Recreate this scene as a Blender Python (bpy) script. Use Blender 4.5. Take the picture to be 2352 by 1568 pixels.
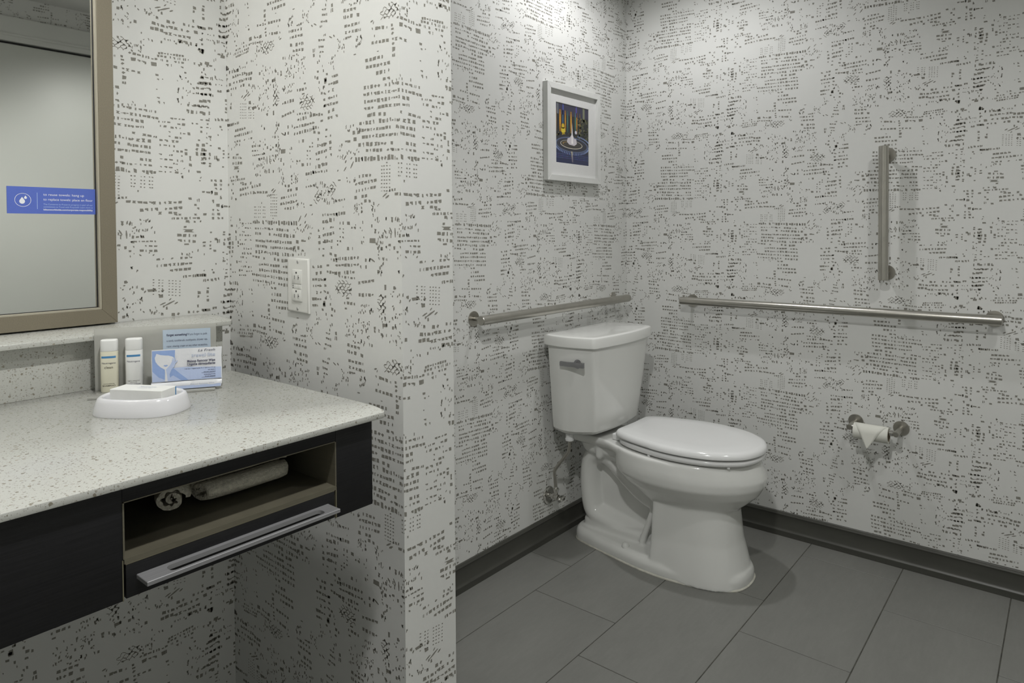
import bpy, bmesh, math, random
from mathutils import Vector, Matrix

# ---------------------------------------------------------------- clear
for o in list(bpy.data.objects):
    bpy.data.objects.remove(o, do_unlink=True)
scene = bpy.context.scene
COL = scene.collection
PI = math.pi

# ---------------------------------------------------------------- camera (24 mm shift lens)
cd = bpy.data.cameras.new('camera')
cam = bpy.data.objects.new('camera', cd)
COL.objects.link(cam)
cd.sensor_fit = 'HORIZONTAL'
cd.sensor_width = 36.0
cd.lens = 1563.99 / 2352 * 36
cd.shift_x = 7.5 / 2352
cd.shift_y = -217.98 / 2352
cd.clip_start = 0.02
_yaw, _pit, _rol = 0.877563, -0.02085, -0.006896
_F = Vector((math.sin(_yaw)*math.cos(_pit), math.cos(_yaw)*math.cos(_pit), math.sin(_pit)))
_R = Vector((math.cos(_yaw), -math.sin(_yaw), 0))
_U = _R.cross(_F)
_R, _U = _R*math.cos(_rol)+_U*math.sin(_rol), -_R*math.sin(_rol)+_U*math.cos(_rol)
cam.matrix_world = Matrix(((_R.x, _U.x, -_F.x, -2.70144), (_R.y, _U.y, -_F.y, -1.55319), (_R.z, _U.z, -_F.z, 1.18587), (0, 0, 0, 1)))
scene.camera = cam

# ---------------------------------------------------------------- world, exposure
wd = bpy.data.worlds.new('world')
scene.world = wd
wd.use_nodes = True
wd.node_tree.nodes['Background'].inputs[0].default_value = (0.02, 0.02, 0.02, 1)
vs = scene.view_settings
vs.view_transform = 'Standard'
vs.look = 'None'
vs.gamma = 1.0
vs.use_curve_mapping = False
vs.exposure = 0.0

CEIL = 2.372
# room lamps and one added fill: position, power, colour, radius, cone (deg) or None
LIGHTS = [
    ('downlight', (-0.60, -0.43, CEIL-0.012), 34.5, (1.0, 0.995, 1.0), 0.035, 164, 0.6),
    ('downlight', (-2.36, -1.25, CEIL-0.012), 108.0, (1.0, 0.995, 0.975), 0.05, 150, 0.5),
    ('downlight', (-1.15, -1.80, CEIL-0.012), 39.0, (1.0, 0.995, 0.975), 0.07, 150, 0.5),  # unseen fill, added to brighten the dim tank side, low back wall and floor
]
VANITY_LAMPS = [(-3.0, -0.13, 2.08), (-2.72, -0.13, 2.08), (-2.44, -0.13, 2.08)]
VANITY_POWER = 2.8

# ---------------------------------------------------------------- colour and materials
def lin(c):
    c = c/255.0
    return c/12.92 if c <= 0.04045 else ((c+0.055)/1.055)**2.4
def rgb(r, g, b): return (lin(r), lin(g), lin(b), 1)

def mat(name, col, rough=0.5, metal=0.0, spec=0.5, coat=0.0, noise=None, bump=None, emit=None):
    m = bpy.data.materials.new(name); m.use_nodes = True
    nt = m.node_tree; b = nt.nodes['Principled BSDF']
    b.inputs['Base Color'].default_value = col
    b.inputs['Roughness'].default_value = rough
    b.inputs['Metallic'].default_value = metal
    b.inputs['Specular IOR Level'].default_value = spec
    b.inputs['Coat Weight'].default_value = coat
    if emit:
        b.inputs['Emission Color'].default_value = emit[0]
        b.inputs['Emission Strength'].default_value = emit[1]
    if noise or bump:
        tc = nt.nodes.new('ShaderNodeTexCoord')
    if noise:   # (scale vector, low factor, high factor, detail)
        mp = nt.nodes.new('ShaderNodeMapping'); mp.inputs['Scale'].default_value = noise[0]
        nz = nt.nodes.new('ShaderNodeTexNoise'); nz.inputs['Scale'].default_value = 1.0
        nz.inputs['Detail'].default_value = noise[3]
        rp = nt.nodes.new('ShaderNodeMapRange')
        rp.inputs['From Min'].default_value = 0.3; rp.inputs['From Max'].default_value = 0.7
        rp.inputs['To Min'].default_value = noise[1]; rp.inputs['To Max'].default_value = noise[2]
        mx = nt.nodes.new('ShaderNodeVectorMath'); mx.operation = 'SCALE'
        mx.inputs[0].default_value = col[:3]
        nt.links.new(tc.outputs['Object'], mp.inputs['Vector'])
        nt.links.new(mp.outputs[0], nz.inputs['Vector'])
        nt.links.new(nz.outputs['Fac'], rp.inputs['Value'])
        nt.links.new(rp.outputs[0], mx.inputs['Scale'])
        nt.links.new(mx.outputs[0], b.inputs['Base Color'])
    if bump:    # (scale vector, strength, distance)
        mp = nt.nodes.new('ShaderNodeMapping'); mp.inputs['Scale'].default_value = bump[0]
        nz = nt.nodes.new('ShaderNodeTexNoise'); nz.inputs['Scale'].default_value = 1.0
        nz.inputs['Detail'].default_value = 3
        bp = nt.nodes.new('ShaderNodeBump'); bp.inputs['Strength'].default_value = bump[1]
        bp.inputs['Distance'].default_value = bump[2]
        nt.links.new(tc.outputs['Object'], mp.inputs['Vector'])
        nt.links.new(mp.outputs[0], nz.inputs['Vector'])
        nt.links.new(nz.outputs['Fac'], bp.inputs['Height'])
        nt.links.new(bp.outputs[0], b.inputs['Normal'])
    return m

def quartz_mat():
    m = bpy.data.materials.new('speckled_quartz'); m.use_nodes = True
    nt = m.node_tree; b = nt.nodes['Principled BSDF']
    b.inputs['Roughness'].default_value = 0.22
    tc = nt.nodes.new('ShaderNodeTexCoord')
    col = None
    base = nt.nodes.new('ShaderNodeRGB'); base.outputs[0].default_value = (0.48, 0.485, 0.452, 1)
    prev = base.outputs[0]
    for scale, th, keep, c0, c1 in ((260, 0.30, 0.52, (0.20, 0.185, 0.145, 1), (0.36, 0.35, 0.31, 1)),
                                    (120, 0.24, 0.66, (0.17, 0.155, 0.115, 1), (0.38, 0.36, 0.30, 1)),
                                    (520, 0.30, 0.60, (0.26, 0.25, 0.22, 1), (0.38, 0.375, 0.34, 1))):
        nz = nt.nodes.new('ShaderNodeTexNoise'); nz.inputs['Scale'].default_value = scale*1.3
        ad = nt.nodes.new('ShaderNodeVectorMath'); ad.operation = 'MULTIPLY_ADD'
        ad.inputs[1].default_value = (0.004,)*3
        nt.links.new(tc.outputs['Object'], nz.inputs['Vector'])
        nt.links.new(nz.outputs['Color'], ad.inputs[0]); nt.links.new(tc.outputs['Object'], ad.inputs[2])
        v = nt.nodes.new('ShaderNodeTexVoronoi'); v.inputs['Scale'].default_value = scale
        nt.links.new(ad.outputs[0], v.inputs['Vector'])
        lt = nt.nodes.new('ShaderNodeMath'); lt.operation = 'LESS_THAN'; lt.inputs[1].default_value = th
        nt.links.new(v.outputs['Distance'], lt.inputs[0])
        sp = nt.nodes.new('ShaderNodeSeparateColor'); nt.links.new(v.outputs['Color'], sp.inputs[0])
        gt = nt.nodes.new('ShaderNodeMath'); gt.operation = 'GREATER_THAN'; gt.inputs[1].default_value = keep
        nt.links.new(sp.outputs[0], gt.inputs[0])
        mu = nt.nodes.new('ShaderNodeMath'); mu.operation = 'MULTIPLY'
        nt.links.new(lt.outputs[0], mu.inputs[0]); nt.links.new(gt.outputs[0], mu.inputs[1])
        fc = nt.nodes.new('ShaderNodeMix'); fc.data_type = 'RGBA'
        fc.inputs['A'].default_value = c0; fc.inputs['B'].default_value = c1
        nt.links.new(sp.outputs[1], fc.inputs['Factor'])
        mx = nt.nodes.new('ShaderNodeMix'); mx.data_type = 'RGBA'
        nt.links.new(mu.outputs[0], mx.inputs['Factor'])
        nt.links.new(prev, mx.inputs['A']); nt.links.new(fc.outputs['Result'], mx.inputs['B'])
        prev = mx.outputs['Result']
    nt.links.new(prev, b.inputs['Base Color'])
    return m

def tile_mat():
    m = bpy.data.materials.new('grey_porcelain_tile'); m.use_nodes = True
    nt = m.node_tree; b = nt.nodes['Principled BSDF']
    b.inputs['Roughness'].default_value = 0.42
    b.inputs['Specular IOR Level'].default_value = 0.4
    tc = nt.nodes.new('ShaderNodeTexCoord'); oi = nt.nodes.new('ShaderNodeObjectInfo')
    ad = nt.nodes.new('ShaderNodeVectorMath'); ad.operation = 'ADD'
    sc = nt.nodes.new('ShaderNodeVectorMath'); sc.operation = 'SCALE'; sc.inputs[0].default_value = (17, 31, 5)
    nt.links.new(oi.outputs['Random'], sc.inputs['Scale'])
    nt.links.new(tc.outputs['Object'], ad.inputs[0]); nt.links.new(sc.outputs[0], ad.inputs[1])
    val = None
    for sv, det, amp in (((3, 6, 3), 6, 0.34), ((18, 90, 20), 3, 0.16), ((160, 160, 160), 2, 0.10)):
        mp = nt.nodes.new('ShaderNodeMapping'); mp.inputs['Scale'].default_value = sv
        nz = nt.nodes.new('ShaderNodeTexNoise'); nz.inputs['Scale'].default_value = 1; nz.inputs['Detail'].default_value = det
        nz.inputs['Roughness'].default_value = 0.65
        nt.links.new(ad.outputs[0], mp.inputs[0]); nt.links.new(mp.outputs[0], nz.inputs['Vector'])
        mm = nt.nodes.new('ShaderNodeMath'); mm.operation = 'MULTIPLY_ADD'; mm.inputs[1].default_value = amp
        nt.links.new(nz.outputs['Fac'], mm.inputs[0])
        if val is None: mm.inputs[2].default_value = 0.70
        else: nt.links.new(val, mm.inputs[2])
        val = mm.outputs[0]
    vs_ = nt.nodes.new('ShaderNodeVectorMath'); vs_.operation = 'SCALE'; vs_.inputs[0].default_value = (0.190, 0.191, 0.177)
    nt.links.new(val, vs_.inputs['Scale']); nt.links.new(vs_.outputs[0], b.inputs['Base Color'])
    return m

def attr_mat(name, rough):
    m = bpy.data.materials.new(name); m.use_nodes = True
    nt = m.node_tree; b = nt.nodes['Principled BSDF']
    b.inputs['Roughness'].default_value = rough
    a = nt.nodes.new('ShaderNodeAttribute'); a.attribute_name = 'Col'
    nt.links.new(a.outputs['Color'], b.inputs['Base Color'])
    return m

def acrylic_mat():
    m = bpy.data.materials.new('clear_acrylic'); m.use_nodes = True
    nt = m.node_tree; out = nt.nodes['Material Output']; nt.nodes.remove(nt.nodes['Principled BSDF'])
    tr = nt.nodes.new('ShaderNodeBsdfTransparent'); tr.inputs[0].default_value = (0.95, 0.955, 0.945, 1)
    df = nt.nodes.new('ShaderNodeBsdfDiffuse'); df.inputs[0].default_value = (0.60, 0.60, 0.555, 1)
    gl = nt.nodes.new('ShaderNodeBsdfGlossy'); gl.inputs['Roughness'].default_value = 0.05
    fr = nt.nodes.new('ShaderNodeFresnel'); fr.inputs[0].default_value = 1.49
    m1 = nt.nodes.new('ShaderNodeMixShader'); m1.inputs[0].default_value = 0.52
    m2 = nt.nodes.new('ShaderNodeMixShader')
    nt.links.new(tr.outputs[0], m1.inputs[1]); nt.links.new(df.outputs[0], m1.inputs[2])
    nt.links.new(fr.outputs[0], m2.inputs[0]); nt.links.new(m1.outputs[0], m2.inputs[1]); nt.links.new(gl.outputs[0], m2.inputs[2])
    nt.links.new(m2.outputs[0], out.inputs[0])
    return m

M = {
    'paper': mat('wallpaper_ground', (0.66, 0.665, 0.642, 1), 0.75, spec=0.25, bump=((900, 900, 900), 0.06, 0.001)),
    'ink': mat('wallpaper_print', (0.225, 0.218, 0.190, 1), 0.6, spec=0.3),
    'ceil': mat('ceiling_paint', (0.70, 0.70, 0.68, 1), 0.9, bump=((250, 250, 250), 0.1, 0.001)),
    'base': mat('baseboard_paint', (0.062, 0.062, 0.053, 1), 0.38, noise=((6, 6, 30), 0.9, 1.1, 3)),
    'grout': mat('dark_grout', (0.05, 0.049, 0.04, 1), 0.9, noise=((30, 30, 30), 0.6, 1.8, 4)),
    'tile': tile_mat(),
    'door': mat('door_paint', (0.60, 0.615, 0.575, 1), 0.45, noise=((2, 2, 2), 0.97, 1.03, 2)),
    'trim': mat('trim_paint', (0.64, 0.65, 0.62, 1), 0.4, noise=((3, 3, 3), 0.97, 1.03, 2)),
    'dark': mat('shadow_gap', (0.02, 0.02, 0.02, 1), 0.8),
    'quartz': quartz_mat(),
    'ebony': mat('black_brown_laminate', (0.0085, 0.0085, 0.0095, 1), 0.45, spec=0.3, noise=((12, 12, 500), 0.75, 1.35, 3), bump=((12, 12, 700), 0.15, 0.0005)),
    'taupe': mat('taupe_metal_lining', (0.145, 0.134, 0.098, 1), 0.42, metal=0.35, noise=((40, 40, 400), 0.93, 1.07, 2)),
    'brass': mat('pale_edge_banding', (0.16, 0.148, 0.10, 1), 0.45, metal=0.3),
    'alu': mat('satin_aluminium', (0.27, 0.27, 0.278, 1), 0.42, metal=0.35, noise=((8, 300, 300), 0.92, 1.08, 2)),
    'steel': mat('brushed_stainless_steel', (0.46, 0.445, 0.405, 1), 0.30, metal=1.0, noise=((25, 25, 25), 0.95, 1.05, 2)),
    'chrome': mat('polished_chrome', (0.62, 0.61, 0.58, 1), 0.10, metal=1.0, noise=((20, 20, 20), 0.96, 1.04, 2)),
    'lever': mat('lever_chrome', (0.36, 0.36, 0.38, 1), 0.18, metal=1.0, noise=((40, 40, 40), 0.95, 1.05, 2)),
    'china': mat('white_vitreous_china', (0.74, 0.745, 0.72, 1), 0.10, spec=0.55, coat=0.3, noise=((3, 3, 3), 0.985, 1.015, 2)),
    'seatp': mat('white_seat_plastic', (0.76, 0.765, 0.76, 1), 0.13, spec=0.5, noise=((3, 3, 3), 0.985, 1.015, 2)),
    'caulk': mat('white_caulk', (0.60, 0.59, 0.52, 1), 0.5, noise=((60, 60, 60), 0.85, 1.08, 3)),
    'frame': mat('champagne_mirror_frame', (0.215, 0.19, 0.138, 1), 0.46, metal=0.2, noise=((500, 500, 500), 0.93, 1.07, 2)),
    'framelip': mat('pale_frame_lip', (0.42, 0.39, 0.31, 1), 0.4, metal=0.2),
    'mirror': mat('mirror_glass', (0.86, 0.87, 0.85, 1), 0.015, metal=1.0),
    'blue': mat('notice_blue', rgb(84, 106, 190), 0.5, noise=((300, 300, 300), 0.98, 1.02, 2)),
    'white_ink': mat('white_lettering', (0.80, 0.82, 0.85, 1), 0.5),
    'pale_ink': mat('pale_blue_lettering', (0.42, 0.55, 0.80, 1), 0.5),
    'plate': mat('white_wall_plate', (0.70, 0.70, 0.665, 1), 0.3, noise=((10, 10, 10), 0.98, 1.02, 2)),
    'slot': mat('outlet_slot', (0.03, 0.03, 0.03, 1), 0.6),
    'screw': mat('plate_screw', (0.62, 0.62, 0.60, 1), 0.3, metal=0.6),
    'pframe': mat('white_picture_frame', (0.68, 0.685, 0.665, 1), 0.4, noise=((15, 15, 15), 0.97, 1.03, 2)),
    'pmat': mat('picture_mat_board', (0.70, 0.70, 0.69, 1), 0.7, noise=((200, 200, 200), 0.97, 1.03, 2)),
    'art': attr_mat('fountain_print', 0.35),
    'paper2': mat('toilet_tissue', (0.70, 0.70, 0.64, 1), 0.9, spec=0.1, bump=((900, 900, 900), 0.25, 0.0006)),
    'card_core': mat('cardboard_core', (0.30, 0.25, 0.18, 1), 0.9),
    'terry': mat('white_terry_cotton', (0.60, 0.575, 0.49, 1), 1.0, spec=0.05, noise=((260, 260, 260), 0.80, 1.12, 3), bump=((420, 420, 420), 1.0, 0.003)),
    'ceramic': mat('white_soap_dish_glaze', (0.66, 0.66, 0.68, 1), 0.12, spec=0.5, noise=((20, 20, 20), 0.99, 1.01, 2)),
    'carton': mat('white_soap_carton', (0.72, 0.725, 0.705, 1), 0.5, noise=((60, 60, 60), 0.98, 1.02, 2)),
    'bottle_c': mat('cream_bottle_plastic', (0.66, 0.64, 0.51, 1), 0.38, noise=((30, 30, 30), 0.98, 1.02, 2)),
    'bottle_w': mat('white_bottle_plastic', (0.73, 0.735, 0.72, 1), 0.36, noise=((30, 30, 30), 0.98, 1.02, 2)),
    'band': mat('label_blue_band', rgb(72, 132, 180), 0.5),
    'navy': mat('navy_lettering', (0.03, 0.03, 0.075, 1), 0.5),
    'brown_ink': mat('brown_lettering', (0.055, 0.05, 0.03, 1), 0.5),
    'grey_ink': mat('light_lettering', (0.36, 0.42, 0.56, 1), 0.5),
    'card': mat('pale_blue_card', rgb(182, 197, 212), 0.6, noise=((50, 50, 50), 0.98, 1.02, 2)),
    'foil': mat('white_sachet_foil', (0.70, 0.71, 0.735, 1), 0.38, noise=((30, 30, 30), 0.96, 1.03, 2), bump=((45, 45, 45), 0.35, 0.003)),
    'foil_blue': mat('blue_sachet_print', rgb(142, 166, 212), 0.4, noise=((30, 30, 30), 0.97, 1.03, 2), bump=((45, 45, 45), 0.35, 0.003)),
    'foil_mid': mat('pale_blue_sachet_print', rgb(178, 192, 222), 0.4, bump=((45, 45, 45), 0.35, 0.003)),
    'acrylic': acrylic_mat(),
    'lens': mat('lamp_lens', (0.9, 0.9, 0.9, 1), 0.4, emit=((1.0, 0.98, 0.95, 1), 6.0)),
    'white_metal': mat('white_lamp_trim', (0.75, 0.75, 0.73, 1), 0.4, noise=((10, 10, 10), 0.98, 1.02, 2)),
}

# ---------------------------------------------------------------- object helpers
ORIGIN = {}
def link(name, me, parent=None, origin=None):
    """mesh in world coordinates -> object with its origin at its base"""
    if parent is not None:
        base = ORIGIN[parent.name]
    elif origin is not None:
        base = Vector(origin)
    else:
        xs = [v.co.x for v in me.vertices]; ys = [v.co.y for v in me.vertices]; zs = [v.co.z for v in me.vertices]
        base = Vector(((min(xs)+max(xs))/2, (min(ys)+max(ys))/2, min(zs)))
    me.transform(Matrix.Translation(-base))
    o = bpy.data.objects.new(name, me)
    COL.objects.link(o)
    if parent is not None:
        o.parent = parent
    else:
        o.location = base
    ORIGIN[o.name] = base
    return o

def thing(name, loc, label, cat, group=None):
    o = bpy.data.objects.new(name, None)
    o.empty_display_size = 0.05
    COL.objects.link(o)
    o.location = loc
    ORIGIN[o.name] = Vector(loc)
    tag(o, label, cat, group)
    return o
def tag(o, label, cat, group=None):
    o['label'] = label; o['category'] = cat
    if group: o['group'] = group
    return o
def struct(o, label=None):
    o['kind'] = 'structure'
    if label: o['label'] = label
    return o

def mesh(name, verts, faces, mats, fmat=None, smooth=None):
    me = bpy.data.meshes.new(name)
    me.from_pydata([tuple(v) for v in verts], [], faces)
    for m in (mats if isinstance(mats, (list, tuple)) else [mats]):
        me.materials.append(M[m])
    if fmat: me.polygons.foreach_set('material_index', fmat)
    me.update()
    if smooth is not None:
        me.shade_smooth()
        me.set_sharp_from_angle(angle=math.radians(smooth))
    return me

def bm_to(name, bm, m, smooth=None):
    bmesh.ops.recalc_face_normals(bm, faces=bm.faces)
    me = bpy.data.meshes.new(name); bm.to_mesh(me); bm.free()
    me.materials.append(M[m])
    if smooth is not None:
        me.shade_smooth(); me.set_sharp_from_angle(angle=math.radians(smooth))
    return me

def box_bm(a, b, bevel=0.0, seg=2, bm=None):
    bm2 = bmesh.new()
    x0, y0, z0 = (min(a[i], b[i]) for i in range(3)); x1, y1, z1 = (max(a[i], b[i]) for i in range(3))
    vs_ = [bm2.verts.new(p) for p in ((x0,y0,z0),(x1,y0,z0),(x1,y1,z0),(x0,y1,z0),(x0,y0,z1),(x1,y0,z1),(x1,y1,z1),(x0,y1,z1))]
    for f in ((0,3,2,1),(4,5,6,7),(0,1,5,4),(1,2,6,5),(2,3,7,6),(3,0,4,7)):
        bm2.faces.new([vs_[i] for i in f])
    if bevel > 0:
        bmesh.ops.bevel(bm2, geom=list(bm2.edges), offset=bevel, segments=seg, profile=0.5, affect='EDGES')
    if bm is None: return bm2
    me = bpy.data.meshes.new('t'); bm2.to_mesh(me); bm2.free(); bm.from_mesh(me); bpy.data.meshes.remove(me)
    return bm
def box(name, a, b, m, parent=None, bevel=0.0, seg=2):
    return link(name, bm_to(name, box_bm(a, b, bevel, seg), m, 35 if bevel > 0 else None), parent)

def loft_bm(rings, cap=True, bm=None, closed=True):
    bm = bm or bmesh.new()
    R_ = [[bm.verts.new(p) for p in r] for r in rings]
    n = len(rings[0])
    for a, b in zip(R_[:-1], R_[1:]):
        for i in range(n if closed else n-1):
            j = (i+1) % n
            bm.faces.new((a[i], a[j], b[j], b[i]))
    if cap:
        bm.faces.new(list(reversed(R_[0]))); bm.faces.new(R_[-1])
    return bm

def tube_rings(path, rad, n=16, lat=1.0, up=None):
    """rings of a tube along path; rad number or list"""
    path = [Vector(p) for p in path]
    rings = []
    prev = None
    for i, p in enumerate(path):
        a = path[max(i-1, 0)]; b = path[min(i+1, len(path)-1)]
        t = (b-a).normalized()
        if prev is None:
            ref = Vector((0, 0, 1)) if abs(t.z) < 0.9 else Vector((1, 0, 0))
            nrm = (ref - t*ref.dot(t)).normalized()
        else:
            nrm = (prev - t*prev.dot(t)).normalized()
        prev = nrm
        bn = t.cross(nrm)
        r = rad[i] if isinstance(rad, (list, tuple)) else rad
        rings.append([p + nrm*(r*math.cos(2*PI*k/n)) + bn*(r*math.sin(2*PI*k/n)) for k in range(n)])
    return rings
def smooth_path(pts, sub=6):
    pts = [Vector(p) for p in pts]; out = []
    for i in range(len(pts)-1):
        p0 = pts[max(i-1, 0)]; p1 = pts[i]; p2 = pts[i+1]; p3 = pts[min(i+2, len(pts)-1)]
        for k in range(sub):
            t = k/sub
            out.append(0.5*((2*p1)+(p2-p0)*t+(2*p0-5*p1+4*p2-p3)*t*t+(3*p1-p0-3*p2+p3)*t**3))
    out.append(pts[-1]); return out
def tube(name, path, rad, m, parent=None, n=16, smooth=40):
    return link(name, bm_to(name, loft_bm(tube_rings(path, rad, n)), m, smooth), parent)

def lathe_bm(profile, origin, axis, n=32, ref=None):
    """profile [(r, h)] revolved about axis through origin"""
    o = Vector(origin); ax = Vector(axis).normalized()
    ref = Vector((0, 0, 1)) if abs(ax.z) < 0.9 else Vector((1, 0, 0))
    u = (ref-ax*ref.dot(ax)).normalized(); v = ax.cross(u)
    return loft_bm([[o+ax*h+u*(r*math.cos(2*PI*k/n))+v*(r*math.sin(2*PI*k/n)) for k in range(n)] for r, h in profile])
def lathe(name, profile, origin, axis, m, parent=None, n=32, smooth=40):
    return link(name, bm_to(name, lathe_bm(profile, origin, axis, n), m, smooth), parent)

def prism_bm(poly, z0, z1, bevel=0.0, seg=2):
    """horizontal polygon extruded z0..z1, vertical/top edges eased"""
    bm = loft_bm([[(x, y, z0) for x, y in poly], [(x, y, z1) for x, y in poly]])
    if bevel > 0:
        ed = [e for e in bm.edges if abs(e.verts[0].co.z-e.verts[1].co.z) < 1e-6]
        bmesh.ops.bevel(bm, geom=ed, offset=bevel, segments=seg, profile=0.5, affect='EDGES')
    return bm

def frame(o, x, y):
    x = Vector(x).normalized(); y = Vector(y).normalized(); z = x.cross(y)
    return Matrix(((x.x, y.x, z.x, o[0]), (x.y, y.y, z.y, o[1]), (x.z, y.z, z.z, o[2]), (0, 0, 0, 1)))

def text(body, size, m, parent, F, x, y, h=0.0, align='LEFT', bold=0.0, width=None, italic=0.0, name='lettering', extrude=0.00006):
    """flat print: body set at (x, y) of frame F, h above its plane; width squeezes the line to that length"""
    cu = bpy.data.curves.new(name, 'FONT')
    cu.body = body; cu.size = size; cu.align_x = align; cu.offset = bold; cu.shear = italic
    cu.extrude = 0.0; cu.resolution_u = 3
    tmp = bpy.data.objects.new(name, cu); COL.objects.link(tmp)
    dg = bpy.context.evaluated_depsgraph_get()
    me = bpy.data.meshes.new_from_object(tmp.evaluated_get(dg))
    bpy.data.objects.remove(tmp, do_unlink=True); bpy.data.curves.remove(cu)
    me.materials.clear(); me.materials.append(M[m])
    if width and len(me.vertices):
        xs = [v.co.x for v in me.vertices]; w = max(xs)-min(xs)
        k = width/w
        ax = {'LEFT': min(xs), 'CENTER': (min(xs)+max(xs))/2, 'RIGHT': max(xs)}[align]
        for v in me.vertices: v.co.x = (v.co.x-ax)*k
    me.transform(F @ Matrix.Translation((x, y, h)))
    return link(name, me, parent)

def flat(name, pts, m, parent, F, h):
    me = mesh(name, [F @ Vector((x, y, h)) for x, y in pts], [list(range(len(pts)))], m)
    return link(name, me, parent)

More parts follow.
